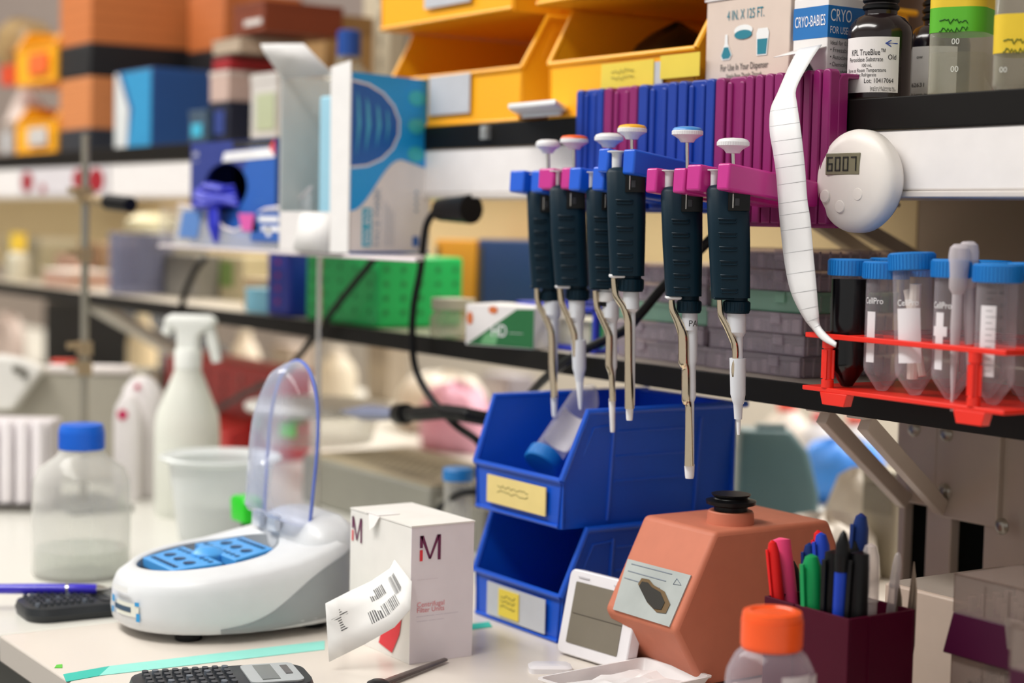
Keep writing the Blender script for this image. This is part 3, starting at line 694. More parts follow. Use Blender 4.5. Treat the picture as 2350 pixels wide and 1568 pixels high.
tube_at('blue-capped tube behind the transfer pipettes in the front row', TX[3]-.001, TY[0]-.001, label=[(.022, .063, .5), (.046, .053, .9)], ang=ca(TX[3])-.75, brand=.12, L=.101)
tube_at('blue-capped tube with printed graduations at the right of the front row', TX[4], TY[0], grads=True, label=[(.020, .070, .8)], ang=ca(TX[4])-.4, L=.099)
PL = {5: 'blue-capped tube behind the black-liquid tube', 6: 'blue-capped tube behind the second front tube', 7: 'blue-capped tube behind the tilted swab tube', 8: 'blue-capped tube behind the transfer pipettes, second row', 9: 'blue-capped tube behind the graduated tube, second row'}
for i in range(5, 15):
    x, y = pos[i]
    lb = PL.get(i) or ['third-row', 'third-row', 'third-row', 'third-row', 'third-row'][i-10]+' blue-capped tube in the rack, '+['at its left end', 'second from left', 'in the middle', 'second from right', 'at its right end'][i-10]
    tube_at(lb, x+(.006 if i == 5 else 0), y, L=.099+.002*random.random(), grads=(i == 9))
# transfer pipettes
TP = clear('milky_pe', tint='f2eef2', body='e0d8dc', fac=.5, edge=.4, rough=.3)
for lb, (u0, v0), (u1, v1), Y in (('front of the two clear transfer pipettes with bulb up in the red rack', (2203, 560), (2184, 944), .952), ('rear of the two clear transfer pipettes with bulb up in the red rack', (2222, 554), (2226, 915), .962)):
    a = PY(u0, v0, Y); b = PY(u1, v1, Y); ax = (a-b); L = ax.length; tt = thing('transfer_pipette', lb, 'dropper', b, 0, 'transfer pipettes in the rack')
    tt.rotation_euler = Vector((0, 0, 1)).rotation_difference(ax.normalized()).to_euler()
    MB().lathe([(.0012, 0), (.0012, L*.10), (.0022, L*.22), (.0038, L*.5), (.0036, L*.70)], TP, n=16, cap0=False, cap1=False).build('stem', tt)
    MB().lathe([(.0036, L*.70), (.0062, L*.735), (.0066, L*.80), (.0075, L*.93), (.0068, L*.975), (.004, L*.998), (.0003, L)], TP, n=20, cap0=False).build('bulb', tt)
# ------------------------------------------------------------------ lower shelf contents
SMK = clear('smoky_plastic', tint='f4eff3', body='d6ccd4', fac=.22, edge=.4, rough=.2)
SMG = clear('green_tint_plastic', tint='def2e8', body='b4dcc8', fac=.32, edge=.4, rough=.2)
INS = mat('dark_contents', '75687a', .6); INS2 = mat('pale_contents', 'e0d6d6', .5)
gb = []
def mkbox(i, x, y, z, w, d, h, m, lb):
    tt = thing('plastic_case', lb, 'case', (x, y, z), 0, 'clear plastic cases in the two stacks')
    t_ = .001; q = MB()
    q.box(0, w, 0, t_, 0, h*.78, m).box(0, w, d-t_, d, 0, h*.78, m).box(0, t_, 0, d, 0, h*.78, m).box(w-t_, w, 0, d, 0, h*.78, m).box(0, w, 0, d, 0, t_, m)
    q.build('tray', tt)
    MB().box(-.001, w+.001, -.001, d+.001, h*.94, h*.98, m).box(-.001, w+.001, -.001, 0, h*.78, h*.94, m).box(w, w+.001, -.001, d, h*.78, h*.94, m).build('lid', tt)
    q = MB(); rr = random.Random(i)
    for k in range(9):
        q.box(w-.0012, w, .004+k*d/9.2, .0055+k*d/9.2, .001, h*.9, INS2)
        xx = .006+k*(w-.014)/9
        q.box(xx, xx+.0012, .002, d-.002, .001, h*.74, m)
        q.box(xx+.002, xx+.002+(w/9)*.6, .006, d-.01, .0012, h*rr.uniform(.3, .7), INS if rr.random() < .5 else INS2)
    q.build('compartments', tt)
    for k in (0.25, .7): MB().box(w*k, w*k+.012, -.0025, -.001, h*.45, h*.95, m).build('latch', tt, bevel=.0005)
pn = ['bottom', 'second', 'third', 'fourth', 'fifth', 'topmost']
for i in range(6):
    h = .0185; z = ZL+i*h
    mkbox(i, -1.225+random.uniform(-.002, .002), 1.035+random.uniform(0, .004), z, .125, .11, h, SMG if i == 3 else SMK, pn[i]+' clear case of the stack just left of the red rack')
for i in range(5):
    mkbox(i+10, -1.37+random.uniform(-.002, .002), 1.04+random.uniform(0, .004), ZL+i*h, .135, .11, h, SMG if i == 2 else SMK, pn[i if i < 4 else 5]+' clear case of the stack behind the two right pipettes')
# blue open frame rack
FB = mat('blue_frame', '1b2fb4', .4)
t = thing('frame_rack', 'low blue open frame rack behind the tips of the middle pipettes', 'rack', (-1.535, 1.03, ZL))
q = MB(); W, D, H = .145, .09, .046
q.box(0, W, 0, D, 0, .004, FB)
for z in (H-.005,):
    q.box(0, W, 0, .006, z, H, FB).box(0, W, D-.006, D, z, H, FB).box(0, .006, 0, D, z, H, FB).box(W-.006, W, 0, D, z, H, FB)
for x in (0, W-.006):
    for y in (0, D-.006): q.box(x, x+.006, y, y+.006, .003, H-.004, FB)
q.build('frame', t, bevel=.0008)
MB().box(.02, W-.03, .015, D-.015, .0045, .030, clear('frosted', body='c9c6b4', fac=.6, edge=.3, rough=.4)).build('insert_tray', t)
tag(MB().lathe([(.006, 0), (.006, .028), (.0045, .031)], mat('green_vial', '3fd07a', .3), n=16).build('vial', loc=(-1.535+W-.016, 1.045, ZL+.0042)), 'small bright green vial standing in the blue frame rack', 'vial')
# cling film box HD
t = thing('film_carton', 'white and green carton with orange spots beside the glass jar on the lower shelf', 'box', PZ(1030, 792, ZL)+Vector((0, .02, 0)), radians(20))
HG = mat('dark_green_print', '1d6a38', .5); W, H, D = .088, .043, .06
MB().box(0, W, 0, D, 0, H, CARDW).build('carton', t, bevel=.001)
q = MB(); flat(q, [(.003, .001), (W, .001), (W, H*.95), (W*.75, H*.93)], HG, -.0005); flat(q, [(.02, .002), (.04, .002), (.046, .02), (.026, .012)], mat('light_green_print', '6fae78', .6), -.0008)
flat(q, [(.006+.004*cos(a*pi/6), .028+.007*sin(a*pi/6)) for a in range(12)], mat('orange_print', 'd8743c', .6), -.0006); flat(q, [(.036+.006*cos(a*pi/6), .038+.004*sin(a*pi/6)) for a in range(12)], mat('orange_print'), -.0006)
q.text('HD', (.034, -.0012, .011), (1, 0, 0), (0, 0, 1), .0125, INKW, width=.02); q.text('———', (.057, -.001, .014), (1, 0, 0), (0, 0, 1), .004, INKW, width=.018); q.build('print', t)
P = PZ(995, 775, ZL)+Vector((0, .025, 0))
t = thing('glass_jar', 'small squat clear jar between the green rack and the white and green carton', 'jar', P)
MB().lathe([(.024, 0), (.026, .003), (.026, .022), (.022, .028), (.022, .030)], clear('jar_glass', body='b9b79c', fac=.4, edge=.5), n=28, cap1=False).build('glass', t); MB().lathe([(.0245, .031), (.0245, .043), (.01, .044)], mat('jar_lid', 'b0ab93', .4), n=28).build('lid', t)
# perforated racks
def prack(lb, u, Y, W, D, H, ma, hole, name='tube_rack', n=(4, 5)):
    X = XU(u, Y); tt = thing(name, lb, 'rack', (X-W, Y, ZL)); MB().box(0, W, 0, D, 0, H, ma).build('block', tt, bevel=.004)
    q = MB()
    for k in range(n[1]):
        for j in range(n[0]):
            z = H*(.12+.8*(j+.5)/n[0]); y = D*(k+.5)/n[1]
            q.lathe([(.0035, 0), (.0035, .0006)], hole, n=10, T=Matrix.Translation((W, y, z)) @ Matrix.Rotation(pi/2, 4, 'Y'))
        for j in range(n[0]):
            q.lathe([(.0035, 0), (.0035, .0006)], hole, n=10, T=Matrix.Translation((W*(k+.5)/n[1], 0, H*(.12+.8*(j+.5)/n[0]))) @ Matrix.Rotation(pi/2, 4, 'X'))
    q.build('holes', tt)
prack('large green perforated rack on the lower shelf below the mask box', 868, 1.012, .185, .12, .085, mat('green_rack', '12b45c', .4, var=.1), mat('green_hole', '0c7a3a', .5))
prack('narrow blue and purple rack left of the green rack', 665, 1.012, .065, .10, .086, mat('blue_rack', '1a2fa0', .4), mat('red_hole', 'c02050', .5), n=(4, 1))
Y = 1.22
for lb, u0, u1, v0, c, nm in (('orange-yellow folder box standing at the back of the lower shelf', 1000, 1090, 548, 'c8860f', 'file_box'), ('navy box at the back of the lower shelf behind the left pipettes', 1098, 1262, 548, '0e2f63', 'file_box')):
    X0, X1 = XU(u0, Y), XU(u1, Y); tt = thing(nm, lb, 'box', (X0, Y, ZL)); H = ZV(u0, v0, Y)-ZL
    MB().box(0, X1-X0, 0, .10, 0, H, mat(lb[:8]+'_card', c, .5)).build('carton', tt, bevel=.002); MB().box(.004, .012, -.0008, 0, .01, H-.01, mat('dark_strip', '3a3216', .6)).build('spine_strip', tt)
# left part of the lower shelf : cases, petri dishes, bottles
def dishes():
    dm = clear('petri_plastic', tint='d6d6e2', body='8f93ad', fac=.35, edge=.4, rough=.15)
    X = XU(300, 1.06)
    for i in range(6):
        tt = thing('petri_dish', pn[i]+' petri dish of the bluish stack on the lower shelf behind the strut', 'dish', (X, 1.08, ZL+i*.0165), 0, 'stacked petri dishes')
        MB().lathe([(.05, 0), (.052, .001), (.052, .010)], dm, n=36, cap1=False).build('dish_base', tt); MB().lathe([(.054, .006), (.054, .015), (.052, .016), (.001, .016)], dm, n=36, cap0=False).build('lid', tt)
dishes()
def sbox(lb, u0, u1, v0, Y, c, D=.08, z=ZL, name='box', cat='box', rough=.5, dec=None, lab=None, face=None):
    X0, X1 = XU(u0, Y), XU(u1, Y); H = ZV((u0+u1)/2, v0, Y)-z
    tt = thing(name, lb, cat, (X0, Y, z)); W = X1-X0
    MB().box(0, W, 0, D, 0, H, mat('paint_'+c, c, rough)).build('carton', tt, bevel=.0015)
    MB().box(-.0008, W+.0008, -.0008, D, H*.86, H+.0008, mat('paint_'+(dec or c)+'_lid', dec or c, rough)).build('lid', tt, bevel=.001)
    if lab: MB().box(W*lab[0], W*lab[1], -.0018, -.0006, H*lab[2], H*lab[3], mat('paint_'+lab[4], lab[4], .6)).build('label', tt)
    return tt
sbox('pale pink carton at the far left of the lower shelf', 128, 180, 585, 1.10, 'c9a08c', name='carton')
sbox('short pale carton with a white lid near the vertical stand rod', 100, 160, 620, 1.04, 'b58f7c', dec='dcd2c8', name='carton')
sbox('grey box behind the black cable on the lower shelf', 372, 452, 585, 1.10, '77736b', name='instrument_box')
sbox('cream carton with a green print near the purple rack', 485, 560, 590, 1.14, 'c4b996', name='carton', lab=(.1, .7, .3, .9, '7c9a55'))
sbox('tan wooden block beside the narrow purple rack', 560, 610, 640, 1.05, 'a28a68', name='wooden_block', cat='block')
sbox('small light blue box in front of the purple rack', 565, 618, 664, 1.02, '7fc0d8', D=.03, name='carton')
sbox('grey tub with a beige top at the far left end of the lower shelf', 10, 90, 545, 1.12, 'b4ab8e', name='carton', dec='d0c8b0')
t = thing('squeeze_bottle', 'pale bottle with a yellow cap at the far left of the lower shelf', 'bottle', (XU(42, 1.06), 1.06, ZL))
MB().lathe([(.02, 0), (.021, .002), (.021, .045), (.012, .055)], mat('milky_bottle', 'c9c3ae', .4)).build('body', t); MB().lathe([(.014, .055), (.016, .057), (.016, .088), (.005, .09)], mat('yellow_cap', 'e3bf3c', .5)).build('cap', t)
t = thing('wash_basin', 'upturned cream bowl under the lamp housing left of the glove box', 'bowl', (XU(355, 1.2), 1.2, ZL+.0995))
MB().lathe([(.05, 0), (.055, .003), (.05, .02), (.03, .03), (.01, .032)], mat('cream_bowl', 'b0a98c', .6)).build('bowl_shell', t)
sbox('grey storage case below the upturned cream bowl', 318, 366, 535, 1.16, '8a8578', name='storage_case', D=.09)
sbox('small wooden drawer box behind the retort rod on the lower shelf', 182, 236, 560, 1.13, 'a88868', name='drawer_box')
# ------------------------------------------------------------------ upper shelf, left part (far)
def rackbox(lb, u0, u1, v0, v1, Y, D, ctop, cbot, z, H1, H2):
    X0, X1 = XU(u0, Y), XU(u1, Y); tt = thing('tip_box', lb, 'tip box', (X0, Y, z), 0, 'orange tip boxes on the upper shelf'); W = X1-X0
    MB().box(0, W, 0, D, 0, H1, mat('paint_'+cbot, cbot, .5)).build('base', tt, bevel=.002)
    MB().box(.002, W-.002, .002, D-.002, H1, H1+H2, mat('paint_'+ctop, ctop, .5)).build('tip_stack', tt, bevel=.002)
    q = MB()
    for k in range(1, 5): q.box(.0015, W-.0015, .0015, D-.0015, H1+H2*k/5-.0005, H1+H2*k/5+.0005, mat('groove', '8a4a22', .7))
    q.build('layer_lines', tt)
Y = 1.015
z2 = ZV(165, 178, Y)
rackbox('lower orange and black tip box of the tall stack on the upper shelf', 132, 204, 180, 352, Y, .23, 'd98a52', '2c3038', ZU, ZV(165, 292, Y)-ZU-.004, z2-ZV(165, 292, Y)+.002)
rackbox('upper orange and black tip box of the tall stack', 132, 204, 0, 178, Y, .23, 'd07a40', '14171b', z2, ZV(165, 105, Y)-z2, .10)
rackbox('second upper orange tip box right of the tall stack', 425, 508, 0, 178, 1.17, .14, 'c8703a', '14171b', ZV(465, 180, 1.17), .045, .09)
sbox('dark box under the second upper tip box, behind the blue tissue box', 425, 508, 182, 1.17, '2a4a7a', D=.14, z=ZU, name='carton')
def tissue(lb, u0, u1, v0, Y, D):
    X0, X1 = XU(u0, Y), XU(u1, Y); tt = thing('glove_carton', lb, 'box', (X0, Y, ZU)); W = X1-X0; H = ZV(u0, v0, Y)-ZU
    MB().box(0, W, 0, D, 0, H, mat('carton_navy', '1c4c8c', .45)).build('carton', tt, bevel=.002)
    q = MB(); flat(q, [(.001, .001), (W*.35, .001), (W*.4, H*.5), (W*.1, H*.98), (.001, H*.98)], mat('carton_white', 'd8dcdc', .5)); flat(q, [(W*.36, .001), (W-.001, .001), (W-.001, H*.98), (W*.2, H*.98), (W*.5, H*.5)], mat('carton_cyan', '2a94c8', .5))
    q.build('print', tt)
tissue('blue and white glove carton on the upper shelf in front of the orange tip boxes', 262, 345, 168, 1.01, .14)
sbox('small dark box with colourful tags beside the blue and white carton', 432, 470, 255, 1.01, '40566a', D=.04, z=ZU, name='carton', lab=(.2, .8, .2, .6, '3cb4d4'))
sbox('black and blue carton below the pale pink one on the upper shelf', 478, 522, 236, 1.02, '141a30', D=.09, z=ZU, name='carton', lab=(.3, .8, .2, .8, '2a3f88'))
zz = ZV(500, 236, 1.02); sbox('pale pink carton resting on the black and blue carton', 478, 520, 165, 1.02, 'c9aea2', D=.09, z=zz+.001, name='carton', dec='d8c8be')
zz = ZV(500, 165, 1.02); sbox('red and black carton in the middle of the tall carton pile', 484, 522, 132, 1.02, 'a01822', D=.08, z=zz+.002, name='carton', dec='4a1a1a')
zz = ZV(500, 132, 1.02); sbox('beige carton above the red and black one', 484, 545, 92, 1.02, 'b7a48e', D=.10, z=zz+.003, name='carton')
zz = ZV(515, 92, 1.02); sbox('rust brown carton with a white label at the top of the carton pile', 530, 600, 10, 1.03, '7a3416', D=.12, z=zz+.005, name='carton', lab=(.4, .95, .25, .45, 'd8cfc8'))
sbox('tall white carton with a green panel left of the opened mask box', 572, 632, 170, 1.03, 'cfcac4', D=.12, z=ZU, name='carton', lab=(.25, .95, .15, .7, 'b8bf9c'))
sbox('tan cardboard box at the back left of the blue-capped bottle', 665, 740, 40, 1.2, 'a47e4c', D=.1, z=ZU, name='carton', dec='8f6a3c')
# blue cap bottle
c = PY(800, 180, 1.1); t = thing('screw_cap_bottle', 'clear bottle with dark blue cap on the upper shelf behind the mask box', 'bottle', (c.x, c.y, ZU))
MB().lathe([(.034, 0), (.036, .003), (.036, .072), (.030, .086), (.017, .098), (.015, .112)], GLS, n=32, cap1=False).build('body', t)
MB().lathe([(.0155, .110), (.0155, .142), (.012, .144), (.001, .144)], mat('deep_blue_cap', '10489c', .4), n=30).build('cap', t)
# yellow bins far left
def ybin(lb, u0, u1, v0, v1, lc, top=None):
    Y = 1.01; X0, X1 = XU(u0, Y), XU(u1, Y); z0 = max(ZU, ZV(u0, v1, Y)); H = ZV(u0, v0, Y)-z0
    tt = bin_('storage_bin', lb, (X0, Y, z0), X1-X0, .14, H*1.5, H, .02, YB, .002, rib=False)
    MB().box((X1-X0)*.38, (X1-X0)*.85, -.006, -.0045, H*.25, H*.8, mat('paint_'+lc, lc, .6)).build('label_card', tt)
    return z0+H
ybin('lower small yellow bin at the far left of the upper shelf', 38, 127, 285, 362, 'c8c4c0')
ybin('upper small yellow bin with orange label at the far left', 38, 127, 118, 200, 'f06a28')
sbox('small white and grey box at the left edge of the upper shelf', 0, 30, 290, 1.015, 'a89a90', D=.1, z=ZU, name='carton', lab=(.3, .7, .1, .8, 'c8ccd0'))
P = PY(45, 240, 1.05)
q = MB(); q.loft([[(-.1, 0, -.035), (.055, 0, -.02), (.055, .06, -.02), (-.1, .06, -.03)], [(-.07, .01, .01), (.0, .01, -.0), (.0, .05, -.0), (-.07, .05, .01)], [(-.06, .02, .035), (-.05, .02, .03), (-.05, .04, .03), (-.06, .04, .035)]], mat('crumpled_tissue', 'd8c6bc', .8))
tag(q.build('tissue_paper', loc=P, bevel=.003), 'crumpled pinkish tissue between the two small yellow bins', 'paper')
q = MB(); P = PY(60, 90, 1.09); n = 12
q.loft([[(.08*r*cos(2*pi*j/n)*(1+.2*sin(2*j)), .06*r*sin(2*pi*j/n), z+.006*sin(3*j)) for j in range(n)] for r, z in ((.8, -.05), (1, -.02), (.9, .01), (.5, .03), (.05, .035))], clear('bag_film', tint='e8d8b8', body='b89a6a', fac=.6, edge=.3, rough=.3))
tag(q.build('plastic_bag', loc=P), 'tan plastic bag bulging over the upper small yellow bin', 'bag')
sbox('red-orange box at the left edge beside the yellow bins', 0, 34, 150, 1.02, 'd8481c', D=.1, z=ZV(20, 195, 1.02), name='carton')
# pictures of red on the far lamp housing
X0 = XU(130, 1.0)
t = thing('wall_sticker', 'white card with red petals stuck on the far left lamp housing', 'sticker', (X0, 1.0, 1.325))
MB().box(XU(45, 1.)-X0, XU(248, 1.)-X0, -.0015, .0, -.021, .022, mat('sticker_white', 'd9d4d8', .5)).build('card', t)
for u, z, r in ((64, .0, .018), (100, -.012, .008), (182, .003, .016), (222, .0, .020)): x = XU(u, 1.)-X0; q = MB(); flat(q, [(x+r*1.8*cos(a*pi/8), z+r*sin(a*pi/8)) for a in range(16)], mat('petal_red', 'a00820', .5), -.002); q.build('petal', t)
# ------------------------------------------------------------------ acrylic holder with glove box and mask box
zt = 1.2335
t = thing('acrylic_holder', 'clear acrylic tray holding the glove box and the opened mask box', 'holder', (-1.83, .95, zt))
ACR = clear('acrylic', body='e4e6ea', fac=.10, edge=.5, rough=.05); ACE = mat('acrylic_edge', 'e9dfe2', .3)
xL = XU(382, .90)+1.83; xR = XU(955, .90)+1.83
MB().prism([(xL, -.062), (XU(955, .888)+1.83, -.062), (XU(975, .935)+1.83, -.015), (XU(975, .995)+1.83, .045), (xL, .045)], -.004, 0, 'z', ACE).build('tray_floor', t, bevel=.001)
# front pane with scooped edge
ex = lambda u: PY(u, 480, .89).x+1.83; ez = lambda u, v: PY(u, v, .89).z-zt
crv = [(412, 470), (440, 475), (488, 478), (500, 505), (515, 522), (540, 530), (565, 518), (590, 492), (610, 480), (640, 476), (668, 476), (690, 455), (715, 430)]
pts = [(ex(u), ez(u, v)) for u, v in crv]
q = MB(); q.prism(pts+[(ex(712), .0), (ex(400), .0)], -.062, -.0595, 'y', ACR); q.build('front_pane', t)
q = MB(); q.tube([(x, -.0608, z) for x, z in pts], .0018, ACE, n=6); q.build('pane_edge', t)
def sticker(u0, u1, v0, v1, m, sk=0.):
    x0, x1 = ex(u0), ex(u1); z1, z0 = ez(u0, v0), ez(u0, v1)
    q = MB().hexa([(x0-sk, -.0632, z0), (x1-sk, -.0632, z0), (x1-sk, -.0622, z0), (x0-sk, -.0622, z0)], [(x0, -.0632, z1), (x1, -.0632, z1), (x1, -.0622, z1), (x0, -.0622, z1)], m); return q, x0, x1, z0, z1
BS = mat('blue_sticker', '2f62b4', .4)
q, x0, x1, z0, z1 = sticker(590, 666, 487, 553, BS, .012)
for k, (a, b) in enumerate(((.2, .8), (.3, .95))): q.box(x0+(x1-x0)*a-.005, x0+(x1-x0)*b-.005, -.0638, -.0633, z1-.011-.011*k, z1-.005-.011*k, INKW)
q.box((x0+x1)/2-.010, (x0+x1)/2, -.0638, -.0633, z0+.006, z0+.016, INKW); q.build('instruction_sticker', t)
q, *_ = sticker(425, 468, 484, 545, mat('pale_blue_sticker', '5a86c8', .5), .014); q.build('left_sticker', t)
q, *_ = sticker(552, 590, 490, 530, mat('pink_sticker', 'd85aa8', .5), -.012); q.build('pink_sticker', t)
for x in (xL+.004,): MB().box(x-.0015, x+.0015, -.06, .04, 0, .05, ACR).build('divider', t)
# rods
def rod(lb, x, y, z0, z1, r, m, clamps=()):
    tt = thing('retort_stand', lb, 'stand', (x, y, ZB))
    MB().box(-.05, .07, -.04, .04, 0, .008, mat('stand_base', '6b6d6a', .5)).build('base', tt, bevel=.002)
    MB().tube([(0, 0, .008), (0, 0, z1-ZB)], r, m, n=14).build('rod', tt)
    for (dz, sx) in clamps:
        MB().box(-r*1.5, r*1.5, -r*1.5, r*1.5, dz-.009, dz+.009, mat('brass_clamp', 'b09a78', .4, .6)).tube([(-r*2, 0, dz), (-r*2-sx, 0, dz)], r*1.1, mat('brass_clamp')).tube([(0, -r*2, dz+.004), (0, -r*2-.012, dz+.004)], r*.8, mat('brass_clamp')).build('clamp', tt)
    return tt
P = PY(735, 592, .95); rod('thin steel rod holding up the acrylic tray', P.x, .95, 0, zt-.0045, .0035, STEEL)
P = PZ(192, 1160, ZB); zt2 = Pl(P)(192, 308)[1]+ZB
rst = rod('tall grey retort stand rod behind the blue-capped bottle at left', P.x, P.y, 0, zt2, .0052, mat('rod_grey', 'a19c8e', .3, .7), ((Pl(P)(192, 445)[1], .018), (Pl(P)(192, 585)[1], .008), (Pl(P)(192, 800)[1], .0), (Pl(P)(192, 845)[1], .0)))
# arm of clamp with black tip
P1 = PY(205, 458, rst.location.y); P2 = PY(300, 470, rst.location.y+.02)
P1 -= Vector(rst.location); P2 -= Vector(rst.location)
tt = MB().tube([(0, 0, P1.z), P1.lerp(P2, .5)], .006, mat('brass_clamp')).build('clamp_arm', rst); MB().tube([P1.lerp(P2, .45), P2], .010, BLACK).build('grip', tt)
# glove box
x0, x1 = XU(436, .90), XU(632, .90); D = .062; H = ZV(530, 322, .90)-zt
t = thing('glove_box', 'dark blue glove box with blue gloves bulging from its round opening', 'box', (x0, .90, zt+.0005))
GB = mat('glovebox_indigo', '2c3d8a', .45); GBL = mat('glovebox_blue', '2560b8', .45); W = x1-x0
cx, cz, rx, rz_ = PY(517, 430, .9).x-x0, PY(517, 430, .9).z-zt, (XU(567, .9)-XU(468, .9))/2, (ZV(517, 374, .9)-ZV(517, 486, .9))/2
q = MB(); N = 40
ho = [(cx+rx*cos(2*pi*j/N), cz+rz_*sin(2*pi*j/N)) for j in range(N)]
def onrect(a):
    dx, dz = cos(a), sin(a); s = min([((W-cx)/dx if dx > 0 else -cx/dx) if abs(dx) > 1e-6 else 9, ((H-cz)/dz if dz > 0 else -cz/dz) if abs(dz) > 1e-6 else 9]); return (cx+dx*s, cz+dz*s)
angs = sorted([2*pi*j/N for j in range(N)]+[math.atan2(z-cz, x-cx) % (2*pi) for x, z in ((0, 0), (W, 0), (W, H), (0, H))])
vo = [onrect(a) for a in angs]; vi = [(cx+rx*cos(a), cz+rz_*sin(a)) for a in angs]; n = len(angs)
vs = [(x, 0, z) for x, z in vo]+[(x, 0, z) for x, z in vi]+[(x, .004, z) for x, z in vi]
fa = []; fb = []
for j in range(n):
    k = (j+1) % n; f = (j, k, n+k, n+j)
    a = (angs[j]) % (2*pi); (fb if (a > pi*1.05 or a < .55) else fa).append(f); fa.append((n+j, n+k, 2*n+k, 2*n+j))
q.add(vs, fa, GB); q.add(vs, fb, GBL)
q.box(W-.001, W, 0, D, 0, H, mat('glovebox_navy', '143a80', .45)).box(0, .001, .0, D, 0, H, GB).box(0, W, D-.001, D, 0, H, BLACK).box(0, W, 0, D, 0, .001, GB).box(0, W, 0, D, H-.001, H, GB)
q.build('carton', t)
q = MB(); a = PY(508, 358, .898); b = PY(628, 358, .898); q.hexa([(a.x-x0, -.0008, H*.80), (b.x-x0, -.0008, H*.82), (b.x-x0, -.0002, H*.82), (a.x-x0, -.0002, H*.80)], [(a.x-x0+.006, -.0008, H*.885), (b.x-x0, -.0008, H*.91), (b.x-x0, -.0002, H*.91), (a.x-x0+.006, -.0002, H*.885)], INKW)
q.box(a.x-x0+.03, b.x-x0, -.0008, -.0002, H*.92, H*.985, INK).add([(b.x-x0, -.001, H*.83), (b.x-x0, -.001, H*.99), (b.x-x0-.014, -.001, H*.91)], [(0, 1, 2)], mat('coral_print', 'e8505a', .5))
q.text('—————', (b.x-x0-.075, -.001, H*.93), (1, 0, 0), (0, 0, 1), .004, INKW, width=.06); q.text('——— —— ———', (a.x-x0+.02, -.001, H*.84), (1, 0, 0), (0, 0, 1), .0035, INK, width=.07)
q.text('100', (.006, -.001, H*.86), (1, 0, 0), (0, 0, 1), .006, INKW, width=.02); q.text('————', (.006, -.001, H*.80), (1, 0, 0), (0, 0, 1), .005, INKW, width=.022)
q.text('———', (W*.78, -.001, H*.42), (1, 0, 0), (0, 0, 1), .005, mat('light_blue_print', '5aa0e8', .5), width=.03)
q.build('print', t)
GLV = mat('blue_nitrile', '1c28c0', .45, scale=120, bump=.3)
gt = thing('nitrile_glove', 'bright blue nitrile gloves spilling from the glove box opening', 'gloves', (x0+cx-.01, .905, zt+cz-.012))
q = MB()
for k in range(5):
    z = -.010+k*.0055; pts = [(-.055+.012*k*(k % 2), -.012+.003*k, z-.004), (-.03, -.022+.002*k, z+.006*sin(k)), (0, -.020, z), (.03, -.014, z+.005*cos(k)), (.052-.004*k, -.004, z)]
    q.tube(pts, [.006, .010, .011, .010, .006], GLV, n=10, fl=.55)
q.tube([(.006, -.018, -.01), (.012, -.020, -.035), (.010, -.016, -.055)], [.012, .013, .007], GLV, n=10, fl=.5)
q.build('folded_gloves', gt)
# mask box
C0 = PZ(801, 577, zt+.001)
C0 = Vector((C0.x, C0.y, zt+.001)) if 0 else PD(801, 579, 1.862)
C0.z = zt+.001
t = thing('mask_box', 'opened upright face mask box with blue printed side and torn white flaps', 'box', C0, radians(16))
W, D = .111, .125; H = .193
MI = mat('carton_inner', 'dfe2df', .6); MBp = mat('mask_print_blue', '14a0ea', .45)
q = MB(); q.box(-.0012, 0, 0, D, 0, H, CARDW).box(-W, -W+.0012, 0, D, 0, H, MI).box(-W, 0, D-.0012, D, 0, H, MI).box(-W, 0, 0, D, 0, .0012, MI).box(-W, 0, .0, .0012, 0, .044, CARDW)
q.build('carton', t)
# printed side
q = MB(); X = .0004
def fy(pts, m, x=X): q.add([(x, y, z) for y, z in pts], [tuple(range(len(pts)))], m)
wave = [(D*f, H*(.235+.0+.30*(.5-.5*cos(pi*min(1, f/.62)))-(.05*(f-.62)/.38 if f > .62 else 0))) for f in [i/16 for i in range(17)]]
fy([(0.0, H), (0, wave[0][1])]+wave+[(D, H)], MBp)
fy([(D*.60*(cos(a)) if cos(a) > 0 else 0, H*.715+H*.245*sin(a)) for a in [(-pi/2+pi*i/9) for i in range(10)]], INKW, X*1.6)
fy([(D*.575*(cos(a)) if cos(a) > 0 else 0, H*.715+H*.232*sin(a)) for a in [(-pi/2+pi*i/9) for i in range(10)]], mat('mask_navy', '0f62b8', .45), X*2.2)
for k, (y, w) in enumerate(((.06, .05), (.17, .06), (.30, .055), (.42, .04))):
    hh = H*.2*(1-y*1.2); fy([(D*y, H*.715-hh), (D*(y+w*.4), H*.715-hh*.6), (D*(y+w), H*.715), (D*(y+w*.6), H*.715+hh*.7), (D*y, H*.715+hh), (D*(y+.01), H*.715)], mat('mask_pale_blue', '4ab4dc', .4), X*2.8)  # lighter blue shapes printed on the navy oval
for z in (.89, .73, .57): fy([(D*.80+D*.11*cos(a*pi/6), H*z+H*.045*sin(a*pi/6)) for a in range(12)], mat('mask_teal', '3cc0cc', .45), X*2.4)
q.box(X, X*2.2, D*.15, D*.26, H*.04, H*.255, mat('tag_cyan', '2cb0d0', .5))
q.text('AN AN', (X*3, D*.245, H*.05), (0, 0, 1), (0, -1, 0), .0105, INKW, width=H*.19)
q.text('FACE MASK', (X*3, D*.36, H*.04), (0, 0, 1), (0, -1, 0), .009, mat('grey_print', '8fa4b8', .5), width=H*.33)
for k in range(4): q.box(X, X*2, D*(.42+.035*k), D*(.425+.035*k), H*.04, H*(.30-.02*k), mat('faint_print', 'b4bac2', .6))
for k in range(4): q.box(X, X*2, D*.80, D*.84, H*(.24+.035*k), H*(.255+.035*k), mat('grey_print'))
q.box(X, X*2, D*.78, D*.86, H*.04, H*.10, mat('mask_navy')).box(X, X*2, 0, D, -.0, H*.012, mat('mask_navy'))
q.build('printed_side', t)
